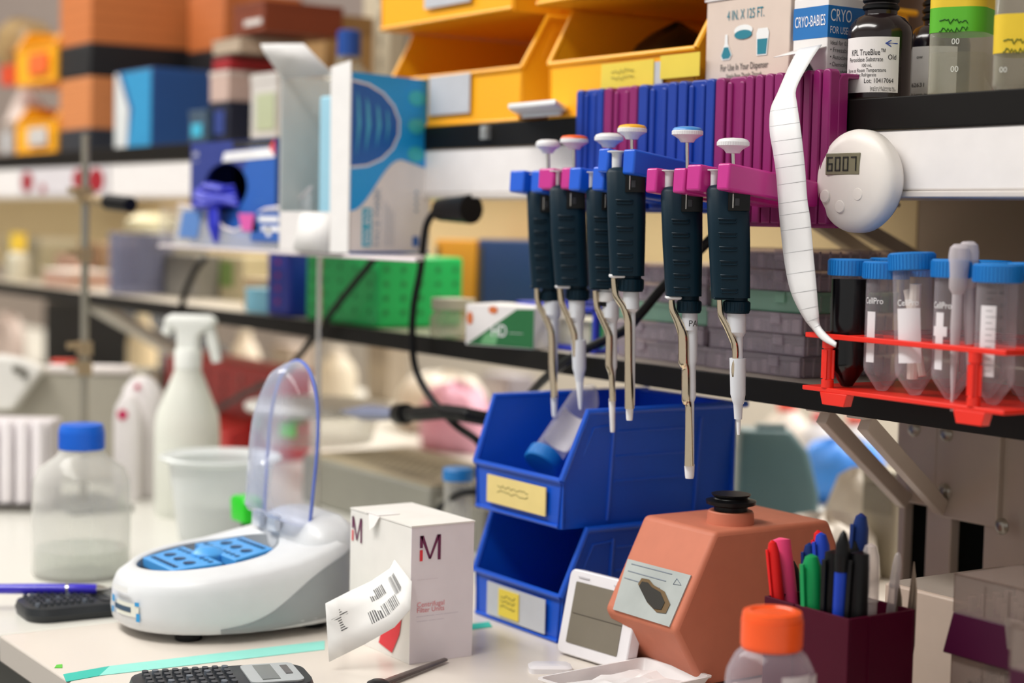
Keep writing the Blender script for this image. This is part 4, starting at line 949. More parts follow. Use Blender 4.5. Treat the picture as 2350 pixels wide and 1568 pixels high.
q = MB().hexa([(-.028, -.0022, .0), (0, -.0016, .0), (0, -.0004, .0), (-.028, -.001, .0)], [(-.030, -.0022, H+.006), (.0, -.0016, H+.012), (0, -.0004, H+.012), (-.03, -.001, H+.006)], mat('flap_white', 'f2f0ee', .5)); q.build('near_flap', t, bevel=.0004)
q = MB(); q.add([(-W, .002, H-.004), (-.031, .002, H-.002), (-.034, -.004, H+.004), (-.055, -.020, H+.030), (-W-.014, -.018, H+.033), (-W-.018, -.010, H+.026)], [(0, 1, 2, 3, 4, 5)], mat('flap_white')); o = q.build('top_flap', t); sm = o.modifiers.new('s', 'SOLIDIFY'); sm.thickness = .0012
q = MB(); q.add([(-.085, -.003, .002), (-.03, -.003, .0), (-.03, -.001, .042), (-.075, -.001, .042)], [(0, 1, 2, 3)], mat('flap_white')); o = q.build('lower_flap', t); sm = o.modifiers.new('s', 'SOLIDIFY'); sm.thickness = .0008
q = MB(); mk = mat('mask_fabric', '9fd0e4', .7)
for k in range(9): q.box(-.062-.002*(k % 2), -.004, .012+k*.012, .021+k*.012, .004, H*.87-.004*(k % 3), mk)
tt = thing('face_mask', 'stack of pale blue face masks inside the opened box', 'masks', C0+Vector((0, 0, .002)), radians(16)); q.build('mask_stack', tt, bevel=.003)
# ------------------------------------------------------------------ bench: M box
t = thing('filter_carton', 'white carton with purple M logo and peeling barcode label on the bench', 'box', (-1.345, .733, ZB))
W, D, H = .106, .062, .1165
cw = mat('carton_white_lilac', 'e6dfe6', .5); cwl = mat('carton_white_front', 'ece9e4', .5)
MB().box(0, W, 0, D, 0, H-.0008, cwl).box(W-.0004, W+.0002, 0, D, 0, H-.0008, cw).build('carton', t, bevel=.0008)
q = MB().box(-.0004, W+.0008, -.0004, D+.0004, H-.0006, H+.0006, cwl); q.box(.03, .052, -.0012, .02, H+.0006, H+.0014, CARDW); q.add([(.034, -.001, H+.001), (.054, -.001, H+.001), (.050, -.004, H-.008), (.045, -.006, H-.012)], [(0, 1, 2, 3)], CARDW); q.build('lid', t)
PU = mat('purple_print', '6a1f4c', .5); RD = mat('red_print', 'e0303c', .5)
def mlogo(q, f, s, m2=PU):
    for pts, m in (([(0, .52), (0, 1), (.14, 1), (.14, .52)], PU), ([(0, 0), (0, .44), (.14, .44), (.14, 0)], RD), ([(.02, 1), (.18, 1), (.54, .06), (.44, .06)], PU), ([(.44, .06), (.54, .06), (.96, 1), (.82, 1)], PU), ([(.86, 0), (.86, 1), (1, 1), (1, 0)], PU)):
        q.add([f(a*s, b*s*1.15) for a, b in pts], [tuple(range(4))], m)
q = MB(); mlogo(q, lambda a, b: (W+.0007, .008+a*1.05, H*.745+b*.95), .0195); mlogo(q, lambda a, b: (.004+a*.85, -.0007, H*.76+b*.9), .021)
q.text('Centrifugal', (W+.0007, .006, H*.41), (0, 1, 0), (0, 0, 1), .0042, mat('pale_red_print', 'dd8088', .5), width=.027); q.text('Filter Units', (W+.0007, .006, H*.37), (0, 1, 0), (0, 0, 1), .0042, mat('pale_red_print', 'dd8088', .5), width=.027)
gl = mat('faint_lilac', 'a89cb0', .6)
q.text('—— ———', (W+.0007, .006, H*.60), (0, 1, 0), (0, 0, 1), .003, mat('very_faint', 'd2c6cc', .6), width=.02)
q.text('————— —— ————', (W+.0007, .006, H*.335), (0, 1, 0), (0, 0, 1), .0022, gl, width=.041); q.text('——— —— ——', (W+.0007, .006, H*.30), (0, 1, 0), (0, 0, 1), .0022, gl, width=.027)
q.add([(.055, -.0008, .008), (.078, -.0008, .004), (.090, -.0008, .022), (.096, -.0008, .05), (.06, -.0008, .02)], [(0, 1, 2, 3, 4)], RD); q.build('print', t)
# peeling barcode label (curls off to the left)
C = [((945, 1330), (905, 1285), .731), ((938, 1395), (870, 1325), .725), ((905, 1440), (815, 1360), .70), ((850, 1480), (780, 1375), .675), ((758, 1520), (747, 1385), .645)]
Lq = [PY(945, 1335, .7315), PY(942, 1398, .726), PY(905, 1440, .712), PY(835, 1480, .69), PY(755, 1520, .665)]
Uq = [PY(905, 1285, .7315), PY(895, 1305, .726), PY(850, 1335, .712), PY(800, 1358, .69), PY(747, 1385, .665)]
P0 = Vector((-1.345, .733, ZB)); q = MB(); ns = 4; nn = 8
def lp(A, f): i = min(int(f), 3); g = f-i; return A[i]*(1-g)+A[i+1]*g
def bl(s, c, off=0.): p = lp(Lq, s)*(1-c)+lp(Uq, s)*c-P0; return p+Vector((0, -off, 0))
vs = [bl(i/2, j/3) for i in range(9) for j in range(4)]
q.add(vs, [(i*4+j, i*4+j+1, (i+1)*4+j+1, (i+1)*4+j) for i in range(8) for j in range(3)], mat('label_white', 'f0f0ee', .6))
o = q.build('peeling_label', t, ang=80); sm = o.modifiers.new('s', 'SOLIDIFY'); sm.thickness = .0003
q = MB(); rr = random.Random(3)
def bars(s0, s1, c0, c1, n):
    for k in range(n):
        s = s0+(s1-s0)*k/n; w = (s1-s0)/n*rr.uniform(.25, .7)
        q.add([bl(s, c0, .0007), bl(s+w, c0, .0007), bl(s+w, c1, .0007), bl(s, c1, .0007)], [(0, 1, 2, 3)], mat('barcode_grey', '4c4c4e', .6))
bars(1.3, 2.6, .25, .48, 16); bars(.8, 1.3, .45, .85, 10); bars(1.6, 2.3, .62, .82, 9)
for k in range(9):
    c = .40+.045*k; q.add([bl(3.2, c, .0007), bl(3.8, c, .0007), bl(3.8, c+.018, .0007), bl(3.2, c+.018, .0007)], [(0, 1, 2, 3)], mat('barcode_grey'))
q.build('barcode', o)
# ------------------------------------------------------------------ mini centrifuge
CW = mat('centrifuge_shell', 'dcdfe2', .35, spec=.5); CG = mat('centrifuge_grey', '9a9fa3', .4)
cc = Vector((-1.453, .668, ZB)); t = thing('mini_centrifuge', 'white and grey mini centrifuge with open clear lid and blue rotor', 'centrifuge', cc)
a_, b_ = .086, .108; N = 48
def fp(th, s):
    c, s_ = cos(th), sin(th); e = .62 if s_ > 0 else .86
    return (a_*s*(abs(c)**e)*(1 if c > 0 else -1), b_*s*(abs(s_)**(e if s_ > 0 else 1.0))*(1 if s_ > 0 else -1))
def tz(y): return .052+.022*(y+.10)/.2 + (.014*max(0, (y-.02)/.09) if y > .02 else 0)
def cring(s, f, zo=0.): 
    r_ = []
    for j in range(N):
        x, y = fp(2*pi*j/N, s); r_.append((x, y, .007+(tz(y)-.007)*f+zo))
    return r_
bx, by, brx, bry = -.018, -.014, .056, .066
def bring(s, zo): return [(bx+brx*s*cos(2*pi*j/N), by+bry*s*sin(2*pi*j/N), tz(by+bry*s*sin(2*pi*j/N))+zo) for j in range(N)]
MB().loft([cring(.86, 0), cring(.95, .03), cring(.985, .12), cring(1., .35), cring(.985, .75), cring(.955, .92), cring(.90, 1.)]+[bring(1.09, .0012), bring(1.03, .001), bring(1., -.001)], CW, cap1=False).build('housing', t, ang=60)
bw_ = MB().loft([bring(1., -.001), bring(.97, -.012), [(x*.8+bx*.2, y*.8+by*.2, .03) for x, y, z in bring(.9, 0)]], CG, cap0=False).build('bowl', t)
# grey side panel
q = MB(); rows = 8; cols = 26; vs = []
for i in range(cols+1):
    y = -.045+.150*i/cols
    top = .10+.75*(1/(1+math.exp(-(y-.015)/.018))); 
    th = math.asin(max(-1, min(1, abs(y)/b_)**(1/.62 if y > 0 else 1)))*(1 if y > 0 else -1)
    for j in range(rows+1):
        f = top*j/rows; s = .86+(.95-.86)*min(1, f/.03) if f < .03 else (.95+(.985-.95)*(f-.03)/.09 if f < .12 else (.985+.015*(f-.12)/.23 if f < .35 else 1.-.015*(f-.35)/.4))
        x, yy = fp(th, s*1.006); vs.append((x, yy, .007+(tz(yy)-.007)*f))
q.add(vs, [(i*(rows+1)+j, (i+1)*(rows+1)+j, (i+1)*(rows+1)+j+1, i*(rows+1)+j+1) for i in range(cols) for j in range(rows)], CG); q.build('side_panel', t, ang=60)
# hinge hump
rg = []
for (f, z, dy) in ((1., .060, 0), (.98, .078, .0), (.86, .090, .003), (.6, .097, .004), (.3, .0985, .004)):
    rg.append(ring(rrect(.135*f, .052*f, .022*f, 5, 0, .076+dy), z))
MB().loft(rg, CW).build('hinge_housing', t, ang=60)
for x in (-.045, -.012): MB().box(x-.009, x+.009, .046, .052, .078, .094, WHITE).build('hinge_lug', t, bevel=.001)
# clear lid: arched shell
LID = clear('lid_plastic', tint='f0f2fa', body='cfd6ea', fac=.10, edge=.7, rough=.05); BLE = mat('lid_blue_edge', '6a7ed0', .25)
def lidp(a, r, back): # arch outline param a in 0..1
    th = pi*a; x = cos(th)*.066; z = .172*(sin(th)**.62) if 0 < a < 1 else 0
    return x, z
yl = .062; z0 = .088
ol = []
for i in range(33):
    a = i/32; th = pi*a; x = .058*cos(th)*(1-.18*(1-sin(th))**2); z = .172*(sin(th)**.60 if th < pi and th > 0 else 0); ol.append((x-.012, z))
ol = [(x, z*.87) for x, z in ol]
cxl = -.012; rings = []
for (s, dy) in ((1., 0), (.98, .008), (.93, .016), (.8, .022), (.4, .025), (.02, .026)):
    rings.append([(cxl+(x-cxl)*s, yl-dy*1.15+(z*.07), z0+.055+(z-.055)*s if s < 1 else z0+z) for x, z in ol])
MB().loft(rings, LID, cap0=False, cap1=True).build('clear_lid', t, ang=70)
MB().tube([(x, yl+z*.07, z0+z) for x, z in ol], .0017, BLE, n=8).build('lid_rim', t)
# rotor
RB = mat('rotor_blue', '4aa0e6', .4); RH = mat('rotor_hole', '123c66', .5)
rt = thing('x', 'x', 'x'); bpy.data.objects.remove(rt)
q = MB(); zc = .058
q.lathe([(.016, .03), (.016, zc+.004), (.010, zc+.009), (.0004, zc+.010)], RB, c=(bx, by, 0), n=24)
for s in (1, -1):
    def F(p): return (bx+p[0]*s, by+p[1]*s)
    pts = [(-.045, .006), (.045, .006), (.034, .050), (-.034, .050)]
    zt_ = lambda y: zc+.003+.11*y
    b4 = [(*F(p), zt_(F(p)[1]-by)-.008) for p in pts]; t4 = [(*F(p), zt_(F(p)[1]-by)+.001) for p in pts]
    if s < 0: b4 = b4; t4 = t4
    q.hexa(b4, t4, RB)
ro_ = q.build('rotor', t, bevel=.001)
q = MB()
for s in (1, -1):
    for k in range(8):
        for (yy, w) in ((.013, .078), (.043, .058)):
            x = bx+s*(-w/2+w*(k+.5)/8); y = by+s*yy; z = zc+.003+.11*(y-by)+.0012
            q.lathe([(.0026, 0), (.0026, .0004)], RH, c=(x, y, z), n=10)
    for k in range(3): q.lathe([(.006, 0), (.006, .0004)], RH, c=(bx+(k-1)*.022, by+s*.028, zc+.003+.11*s*.028+.0012), n=14)
q.build('tube_holes', ro_)
for x, y in ((.045, -.06), (-.045, -.06), (.05, .06), (-.05, .06)): MB().lathe([(.011, 0), (.012, .001), (.012, .009)], BLACK, c=(x, y, 0), n=16).build('foot', t)
# front badge
q = MB()
def onf(th, f, s=1.01): x, y = fp(th, s*.995); return Vector((x, y, .007+(tz(y)-.007)*f))
def patch(q, t0, t1, f0, f1, m, s=1.012):
    n = 6; vs = [onf(t0+(t1-t0)*i/n, f, s) for i in range(n+1) for f in (f0, f1)]
    q.add(vs, [(2*i, 2*i+2, 2*i+3, 2*i+1) for i in range(n)], m)
th0 = -pi/2+.10
patch(q, th0-.10, th0+.25, .32, .58, mat('badge_pale', 'e6e8dc', .5)); patch(q, th0-.12, th0+.14, .40, .50, mat('badge_dark', '34506a', .5), 1.016)
patch(q, th0-.19, th0-.13, .50, .64, mat('badge_blue', '2d9ad8', .5), 1.016); patch(q, th0+.22, th0+.27, .24, .40, mat('badge_blue'), 1.016); patch(q, th0-.2, th0-.15, .28, .4, mat('badge_blue'), 1.016); patch(q, th0+.2, th0+.26, .54, .62, mat('badge_blue'), 1.016)
q.build('badge', t)
q = MB(); patch(q, th0-.12, th0+.12, .78, .90, mat('latch_white', 'f4f6f6', .3), 1.03); q.build('lid_latch', t)
# ------------------------------------------------------------------ thermometer, tray, tool, tweezer, calculators, pens, tape
P = PZ(1352, 1524, ZB); t = thing('thermo_display', 'white desk thermometer with grey screen leaning against the stand in front of the blue bins', 'thermometer', P, radians(6))
pl = Pl(P); W = .086; H = .073
TH = mat('thermo_white', 'e8e6ea', .35)
Rt = Matrix.Rotation(radians(-12), 4, 'X')
def rr3(w, h, r, y0, y1, cx=0, cz=0): return [[(x, y, z) for x, z in rrect(w, h, r, 4, cx, cz)] for y in (y0, y1)]
q = MB(); q.loft(rr3(W, H, .006, 0, .012, 0, H/2+.002), TH, T=Rt); q.build('case', t, bevel=.0012)
MB().loft(rr3(W*.74, H*.72, .0012, -.0006, .0004, -.001, H*.53), mat('lcd_brown_grey', '7b7568', .2), T=Rt).box(-W*.35, W*.36, -.001, -.0006, H*.52, H*.526, mat('lcd_line', '4c473f', .4), T=Rt).build('screen', t)
MB().box(-W*.36, -W*.2, -.001, -.0004, H*.94, H*.955, mat('faint_grey', 'c2c0c6', .5), T=Rt).box(W*.16, W*.34, -.001, -.0004, H*.94, H*.955, mat('faint_grey'), T=Rt).build('small_print', t)
MB().box(-W*.4, W*.3, .01, .03, 0, .004, TH).build('stand_leg', t, bevel=.001)
P2 = Matrix.Rotation(-radians(6), 3, 'Z') @ (PZ(1262, 1540, ZB)-P); MB().loft([ring(rrect(.036, .022, .005), 0), ring(rrect(.036, .022, .005), .004), ring(rrect(.030, .017, .004), .006)], TH).build('base_foot', t, loc=P2, rz=radians(54))
# white weighing tray
c4 = [PZ(1228, 1556, ZB+.012), PZ(1478, 1508, ZB+.012), PZ(1640, 1552, ZB+.012)]
O = c4[0]; ex_ = (c4[2]-c4[1]); ey_ = (c4[1]-c4[0]); ce = (c4[0]+c4[2])/2
t = thing('plastic_tray', 'shallow white plastic tray at the bottom edge in front of the thermometer', 'tray', (ce.x, ce.y, ZB))
TRY = mat('tray_white', 'e9e6e6', .4)
def trg(s, z, r=.12):
    n = 5; pts = []
    for (sx, sy, a) in ((1, 1, 0), (-1, 1, pi/2), (-1, -1, pi), (1, -1, 3*pi/2)):
        for i in range(n+1):
            th = a+pi/2*i/n; p = ex_*.5*(sx*(1-r)+r*cos(th))*s+ey_*.5*(sy*(1-r)+r*sin(th))*s; pts.append((p.x, p.y, z))
    return pts
MB().loft([trg(.86, 0), trg(.97, .0105), trg(1.0, .011), trg(1., .0122), trg(.95, .0122), trg(.84, .0012)], TRY).build('tray_shell', t)
q = MB(); fo = mat('crumpled_film', 'f0eeee', .3)
vs = []; n = 9
for i in range(n):
    for j in range(n):
        p = ex_*(i/(n-1)-.5)*.7+ey_*(j/(n-1)-.5)*.7; vs.append((p.x, p.y, .004+.006*random.random()))
q.add(vs, [(i*n+j, (i+1)*n+j, (i+1)*n+j+1, i*n+j+1) for i in range(n-1) for j in range(n-1)], fo)
tag(q.build('plastic_film', loc=(ce.x, ce.y, ZB), ang=20), 'crumpled clear-white film lying in the shallow white tray', 'film')
# terracotta coloured heavy instrument
TC = mat('terracotta_paint', 'c67458', .6, scale=60, bump=.2, var=.08)
P = Vector((-1.10, .95, ZB)); t = thing('vortex_base', 'terracotta-coloured wedge-shaped instrument with black rubber top and stained sticker', 'instrument', P)
T2 = PZ(1643, 1222, 1.026); xr = T2.x
def PXp(u, v, X): d = ray(u, v); return CAM+d*(X/d.x)
M2 = PXp(1549, 1450, xr); B2 = PXp(1622, 1531, xr); B2.z = ZB+.001
M2 = Vector((xr, M2.y, M2.z)); T2 = Vector((xr, T2.y, T2.z)); w = .094; yb = T2.y+.135
prof = [(B2.y-.004, ZB+.001), (M2.y, M2.z), (T2.y, T2.z), (yb-.01, T2.z+.0), (yb+.03, .95), (yb+.02, ZB+.001)]
q = MB(); q.prism([(y-P.y, z-P.z) for y, z in prof], xr-w-P.x, xr-P.x, 'x', TC); o = q.build('housing', t, bevel=.004, seg=3)
MB().box(xr-w+.01-P.x, xr-.01-P.x, .02, .12, -.0, .0015, BLACK).build('rubber_foot', t)
nc_ = PZ(1668, 1190, T2.z+.004); MB().lathe([(.020, 0), (.019, .010), (.018, .011)], TC, c=(nc_.x-P.x, nc_.y-P.y+.004, T2.z-P.z-.0005), n=28).build('neck', t)
MB().lathe([(.014, .010), (.014, .014), (.0205, .016), (.021, .019), (.015, .0205), (.014, .022), (.016, .023), (.0165, .0245), (.001, .0245)], BLACK, c=(nc_.x-P.x, nc_.y-P.y+.004, T2.z-P.z), n=32).build('rubber_cup', t)
# sticker on the sloped face
n_ = Vector((0, T2.y-M2.y, T2.z-M2.z)); 
def sl_(u, v):
    d = ray(u, v); # plane through T2,M2 and X axis
    nv = Vector((0, -(T2.z-M2.z), (T2.y-M2.y))).normalized(); tt_ = (T2-CAM).dot(nv)/d.dot(nv); return CAM+d*tt_-P+Vector((0, -.0012, .0006))
SK = mat('sticker_silver', 'a9b0ae', .4, var=.25, scale=30)
pts = [sl_(*p) for p in ((1443, 1284), (1588, 1322), (1538, 1440), (1409, 1400))]
q = MB(); q.hexa([p+Vector((0, .001, -.0006)) for p in pts], pts, SK); q.build('sticker', t)
q = MB(); lnm = mat('sticker_print', '6d7784', .6)
for k_ in range(3):
    a0, a1 = sl_(1452-8*k_, 1296+16*k_), sl_(1545-14*k_, 1320+16*k_); q.tube([a0, a1], .0005, lnm, n=4)
q.tube([sl_(1556, 1330), sl_(1566, 1345), sl_(1548, 1343), sl_(1556, 1330)], .0005, lnm, n=4); q.build('sticker_print', t)
stn = mat('burn_stain', '1f1c14', .7); stb = mat('rust_halo', '6b5536', .8)
q = MB()
for m, s, of in ((stb, 1.25, .0006), (stn, 1., .0010)):
    pp = [(1478, 1337), (1492, 1340), (1500, 1350), (1520, 1362), (1530, 1385), (1522, 1402), (1505, 1400), (1488, 1382), (1478, 1362), (1471, 1348)]
    q.add([sl_(1500+(u-1500)*s+(4 if s > 1 else 0), 1370+(v-1370)*s)+Vector((0, -of, of*.5)) for u, v in pp], [tuple(range(10))], m)
q.build('stain', t)
# metal spatula / tweezers on the bench
a = PZ(868, 1572, ZB+.003); b = PZ(1024, 1513, ZB+.003); t = thing('steel_spatula', 'dull steel spatula lying on the bench in front of the M carton', 'spatula', a)
MB().tube([(0, 0, 0), (b-a)*.5, (b-a)*.98, (b-a)], [.0045, .0038, .003, .0015], mat('dull_steel', '7c736e', .35, .8), n=10, fl=.5).build('blade', t)
MB().lathe([(.0075, -.003), (.009, -.001), (.009, .002), (.005, .004)], BLACK, n=18).build('pivot_cap', t)
# tape
def tape(lb, pts, m):
    o = pts[0]; q = MB(); q.hexa([(p.x-o.x, p.y-o.y, .0001) for p in pts], [(p.x-o.x, p.y-o.y, .0005) for p in pts], m); return tag(q.build('masking_tape', loc=(o.x, o.y, ZB)), lb, 'tape')
TT = mat('teal_tape', '8fdcd0', .6); TT2 = mat('deep_teal_tape', '2fb8a8', .6)
tape('long pale teal tape strip across the bench in front of the centrifuge', [PZ(228, 1552, ZB), PZ(745, 1492, ZB), PZ(745, 1472, ZB), PZ(252, 1530, ZB)], TT)
tape('short darker teal tape piece at the bench edge, lower left', [PZ(152, 1566, ZB), PZ(228, 1552, ZB), PZ(252, 1530, ZB), PZ(145, 1549, ZB)], TT2)
tape('short teal tape piece between the M carton and the blue bins', [PZ(1076, 1447, ZB), PZ(1130, 1440, ZB), PZ(1122, 1428, ZB), PZ(1076, 1434, ZB)], TT2)
tape('tiny bright green tape scrap near the bench corner', [PZ(125, 1534, ZB), PZ(143, 1534, ZB), PZ(143, 1526, ZB), PZ(130, 1527, ZB)], mat('green_scrap', '5cc03a', .6))
# calculators
def calc(lb, a, b, wv, disp, top):
    a = Vector(a); b = Vector(b); L = (b-a).length; rz = atan2((b-a).y, (b-a).x); t = thing('pocket_calculator', lb, 'calculator', a, rz)
    body = mat('calc_body', '1e2226', .4); W = wv
    MB().loft([[(x, y, 0) for x, y in rrect(L*.97, W*.95, W*.28, 5, L/2, 0)], [(x, y, .006) for x, y in rrect(L, W, W*.3, 5, L/2, 0)], [(x, y, .012) for x, y in rrect(L*.97, W*.93, W*.28, 5, L/2, 0)], [(x, y, .013) for x, y in rrect(L*.9, W*.85, W*.25, 5, L/2, 0)]], body).build('case', t)
    q = MB(); kc = [mat('calc_key', '34383e', .4), mat('calc_key_light', '5a626c', .4)]
    ncol, nrow = 9, 5
    for i in range(ncol):
        for j in range(nrow):
            x = L*(.07+.5*(i+.5)/ncol); y = W*(-.36+.72*(j+.5)/nrow)
            q.loft([ring(rrect(L*.038, W*.1, W*.03, 3, x, y), .0128), ring(rrect(L*.034, W*.09, W*.03, 3, x, y), .0160)], kc[(i*3+j) % 7 == 0])
    k = q.build('keys', t)
    q = MB(); q.loft([ring(rrect(L*.3, W*.74, W*.08, 3, L*.78, 0), .0128), ring(rrect(L*.3, W*.74, W*.08, 3, L*.78, 0), .0142)], mat('bezel_'+top, top, .35)); q.box(L*.70, L*.80, -W*.28, W*.3, .0142, .0148, mat('lcd_'+disp, disp, .2)); q.box(L*.85, L*.89, -W*.1, W*.25, .0142, .0147, mat('solar_cell', '4a4442', .2)); q.build('display', t)
    return t
a = PZ(28, 1432, ZB); b = PZ(300, 1372, ZB)
ca_ = calc('black calculator under the blue pen at the left of the centrifuge', (PZ(45, 1418, ZB)[0], PZ(45, 1418, ZB)[1], ZB+.0005), (PZ(315, 1392, ZB)[0], PZ(315, 1392, ZB)[1], ZB+.0005), .072, '3a3f44', '26292e')
q = MB(); 
a = PZ(300, 1572, ZB+.012); b = PZ(712, 1545, ZB+.012)
dd = (b-a).normalized(); nn_ = Vector((-dd.y, dd.x, 0))
calc('scientific calculator with silver display bezel cut by the bottom edge', (a.x, a.y, ZB+.0005), (b.x, b.y, ZB+.0005), .075, '6f7470', 'aeb4b6')
# pens
def pen(lb, a, b, r, cb, cc_, fcap=.4, clip=True, name='pen', tipc=None, taper=.6, cat='pen', group=None, endc=None):
    a = Vector(a); b = Vector(b); ax = b-a; L = ax.length; t = thing(name, lb, cat, a, 0, group); t.rotation_euler = Vector((0, 0, 1)).rotation_difference(ax.normalized()).to_euler()
    MB().lathe([(r*.7, 0), (r*.9, L*.03), (r*.92, L*(1-fcap))], cb, n=18).build('barrel', t)
    MB().lathe([(r*1.02, L*(1-fcap)), (r*1.05, L*(1-fcap)+.002), (r, L*.80), (r*.92, L*.93), (r*taper, L*.985), (r*.1, L)], cc_, n=20).build('cap', t)
    if clip: MB().box(-r*.25, r*.25, -r*1.35, -r*1.1, L*(1-fcap*.75), L*.95, cc_).build('clip', t, bevel=.0003)
    return t
BLP = mat('pen_blue', '3a2ec8', .25, coat=.3)
a = PZ(-60, 1352, ZB+.019); b = PZ(250, 1352, ZB+.019)
t = thing('ballpoint_pen', 'shiny violet-blue ballpoint pen resting across the black calculator', 'pen', a); ax = b-a; t.rotation_euler = Vector((0, 0, 1)).rotation_difference(ax.normalized()).to_euler(); L = ax.length
MB().lathe([(.003, 0), (.0045, .01), (.005, L*.5), (.0046, L*.68)], BLP, n=20).build('barrel', t); MB().lathe([(.005, L*.68), (.005, L*.70)], STEEL, n=20).build('ring', t); MB().lathe([(.0048, L*.70), (.0046, L*.9), (.004, L*.91)], BLP, n=20).build('grip', t); MB().lathe([(.0042, L*.91), (.003, L*.96), (.0008, L)], STEEL, n=20).build('tip', t)
# ------------------------------------------------------------------ pen cup
PC = mat('maroon_acrylic', '46041f', .45, spec=.15)
t = thing('pen_cup', 'maroon rectangular plastic cup full of pens', 'cup', (-.951, .866, ZB)); W, D, H = .087, .066, .100
MB().box(0, W, 0, .0022, 0, H, PC).box(0, W, D-.0022, D, 0, H, PC).box(0, .0022, .0022, D-.0022, 0, H, PC).box(W-.0022, W, .0022, D-.0022, 0, H, PC).box(.002, W-.002, .002, D-.002, 0, .002, PC).build('cup_body', t, bevel=.0004)
MB().box(W*.35, W*.37, -.0008, .001, 0, H, PC).box(W-.001, W+.0008, D*.3, D*.33, 0, H, PC).build('corner_ribs', t)
def inc(x, y, z=.03): return Vector((-.951+x, .866+y, ZB+z))
def pt(u, v, Y): return PY(u, v, Y)
pc = lambda c, n, r=.4: mat(n, c, r, spec=.25)
KBk = pc('0c0c0e', 'marker_black'); KR = pc('d81a1a', 'pen_red'); KG = pc('0f9050', 'marker_green'); KBl = pc('1c3fb0', 'pen_cobalt'); KDB = pc('0e2a66', 'pen_navy'); KPk = pc('ff4f86', 'highlighter_pink'); KW = pc('dcdcdc', 'marker_white')
CLP = clear('clear_pen', tint='f4f0f0', body='cfc6c4', fac=.35, edge=.4, rough=.15)
pg = 'pens in the maroon cup'
def pin(lb, u, v, Y, fx, fy, r, cb, cc_, fcap, **k):
    r *= 1.38; top = pt(u, v, Y); bot = inc(fx, fy, .012); return pen(lb, bot, top, r, cb, cc_, fcap, group=None, **k)
pin('red pen leaning left in the maroon cup', 1772, 1240, .878, .020, .010, .0036, KBk, KR, .45)
pin('pink highlighter behind the red pen in the cup', 1790, 1234, .892, .016, .022, .0062, KPk, KPk, .5, taper=.9)
pin('black marker with grey clip beside the pink highlighter', 1812, 1285, .915, .022, .04, .0042, KBk, KBk, .4)
pin('green capped marker at the front of the cup', 1862, 1272, .876, .046, .013, .0056, KW, KG, .52, name='marker', cat='marker')
pin('dark blue pen leaning right behind the green marker', 1858, 1246, .90, .022, .03, .0042, KDB, KDB, .4)
pin('blue pen with rounded cap behind the green marker', 1884, 1222, .905, .045, .03, .0046, KBl, KBl, .45)
pin('thin red pen partly hidden behind the rounded blue cap', 1877, 1217, .915, .04, .045, .0040, KR, KR, .4)
pin('left black capped marker in the middle of the cup', 1915, 1262, .882, .058, .012, .0056, KW, KBk, .56, taper=.85, name='marker', cat='marker')
pin('blue grip pen with black point standing at the front right of the cup', 1936, 1218, .878, .068, .008, .0040, KBl, KBk, .13, clip=False, taper=.4)
pin('dark navy capped pen rising highest out of the cup', 1977, 1178, .905, .058, .03, .0048, KBk, KDB, .32)
pin('right black capped marker in the cup', 1975, 1264, .888, .077, .014, .0056, KW, KBk, .56, taper=.85, name='marker', cat='marker')
pin('black pen between the two navy and blue pens', 1962, 1235, .90, .064, .022, .0044, KBk, KBk, .4)
pin('clear plastic pen with rounded top at the right of the cup', 1999, 1247, .895, .078, .026, .0050, CLP, CLP, .3)
pin('clear plastic stick leaning right out of the cup', 2062, 1268, .925, .066, .052, .0026, CLP, CLP, .2, clip=False, name='stirring_rod', cat='rod')
# tweezers on right of cup
for lb, (u0, v0), (u1, v1), Y in (('left steel tweezers standing outside the right side of the cup', (2058, 1310), (2052, 1600), .93), ('right steel tweezers with sharp point outside the cup', (2098, 1290), (2068, 1600), .935)):
    a = PY(u1, v1, Y); a.z = max(a.z, ZB+.002); b = PY(u0, v0, Y); t = thing('tweezers', lb, 'tweezers', a)
    MB().tube([(0, 0, 0), (b-a)*.4, (b-a)*.8, (b-a)], [.0014, .0026, .0018, .0005], mat('brushed_steel', '8c7c6c', .4, .7), n=8, fl=.35).build('arm', t)
    MB().tube([(0.0022, .0015, 0), (b-a)*.4+Vector((.003, .002, 0)), (b-a)*.8+Vector((.002, .001, 0)), (b-a)*.99], [.0016, .0034, .0026, .0005], mat('brushed_steel'), n=8, fl=.35).build('arm', t)
# ------------------------------------------------------------------ orange-capped bottle
P = PD(1770, 1500, 1.165); t = thing('sample_bottle', 'clear bottle with bright orange screw cap in the lower right foreground', 'bottle', (P.x, P.y, ZB))
pl = Pl(Vector((P.x, P.y, ZB))); zc1 = pl(1770, 1400)[1]; zc0 = pl(1770, 1482)[1]; k = pl.k; r = 69*k; R = 103*k
ORG = mat('orange_cap', 'ff5a18', .35, coat=.15)
q = MB().lathe([(r, zc0-.001), (r, zc1-.003), (r*.96, zc1-.0008), (r*.86, zc1), (r*.72, zc1-.0002), (r*.68, zc1-.0012), (.0002, zc1-.0012)], ORG, n=56); knurl(q, r*.998, zc0+.001, zc1-.006, ORG, 90); q.build('cap', t)
BG = clear('pet_bottle', tint='f0ecf0', body='cfc6d0', fac=.16, edge=.5, rough=.06)
MB().lathe([(R*.9, 0), (R, .004), (R, zc0-.022), (R*.97, zc0-.016), (R*.80, zc0-.006), (r*.88, zc0), (r*.88, zc0+.003)], BG, n=40, cap1=False).build('body', t)
MB().lathe([(R*.88, .003), (R*.96, .006), (R*.96, zc0-.034)], mat('pink_frozen_contents', 'd8c4c8', .5, bump=.4, scale=200), n=32).build('contents', t)
a = atan2(-P.y, -P.x); q = MB()
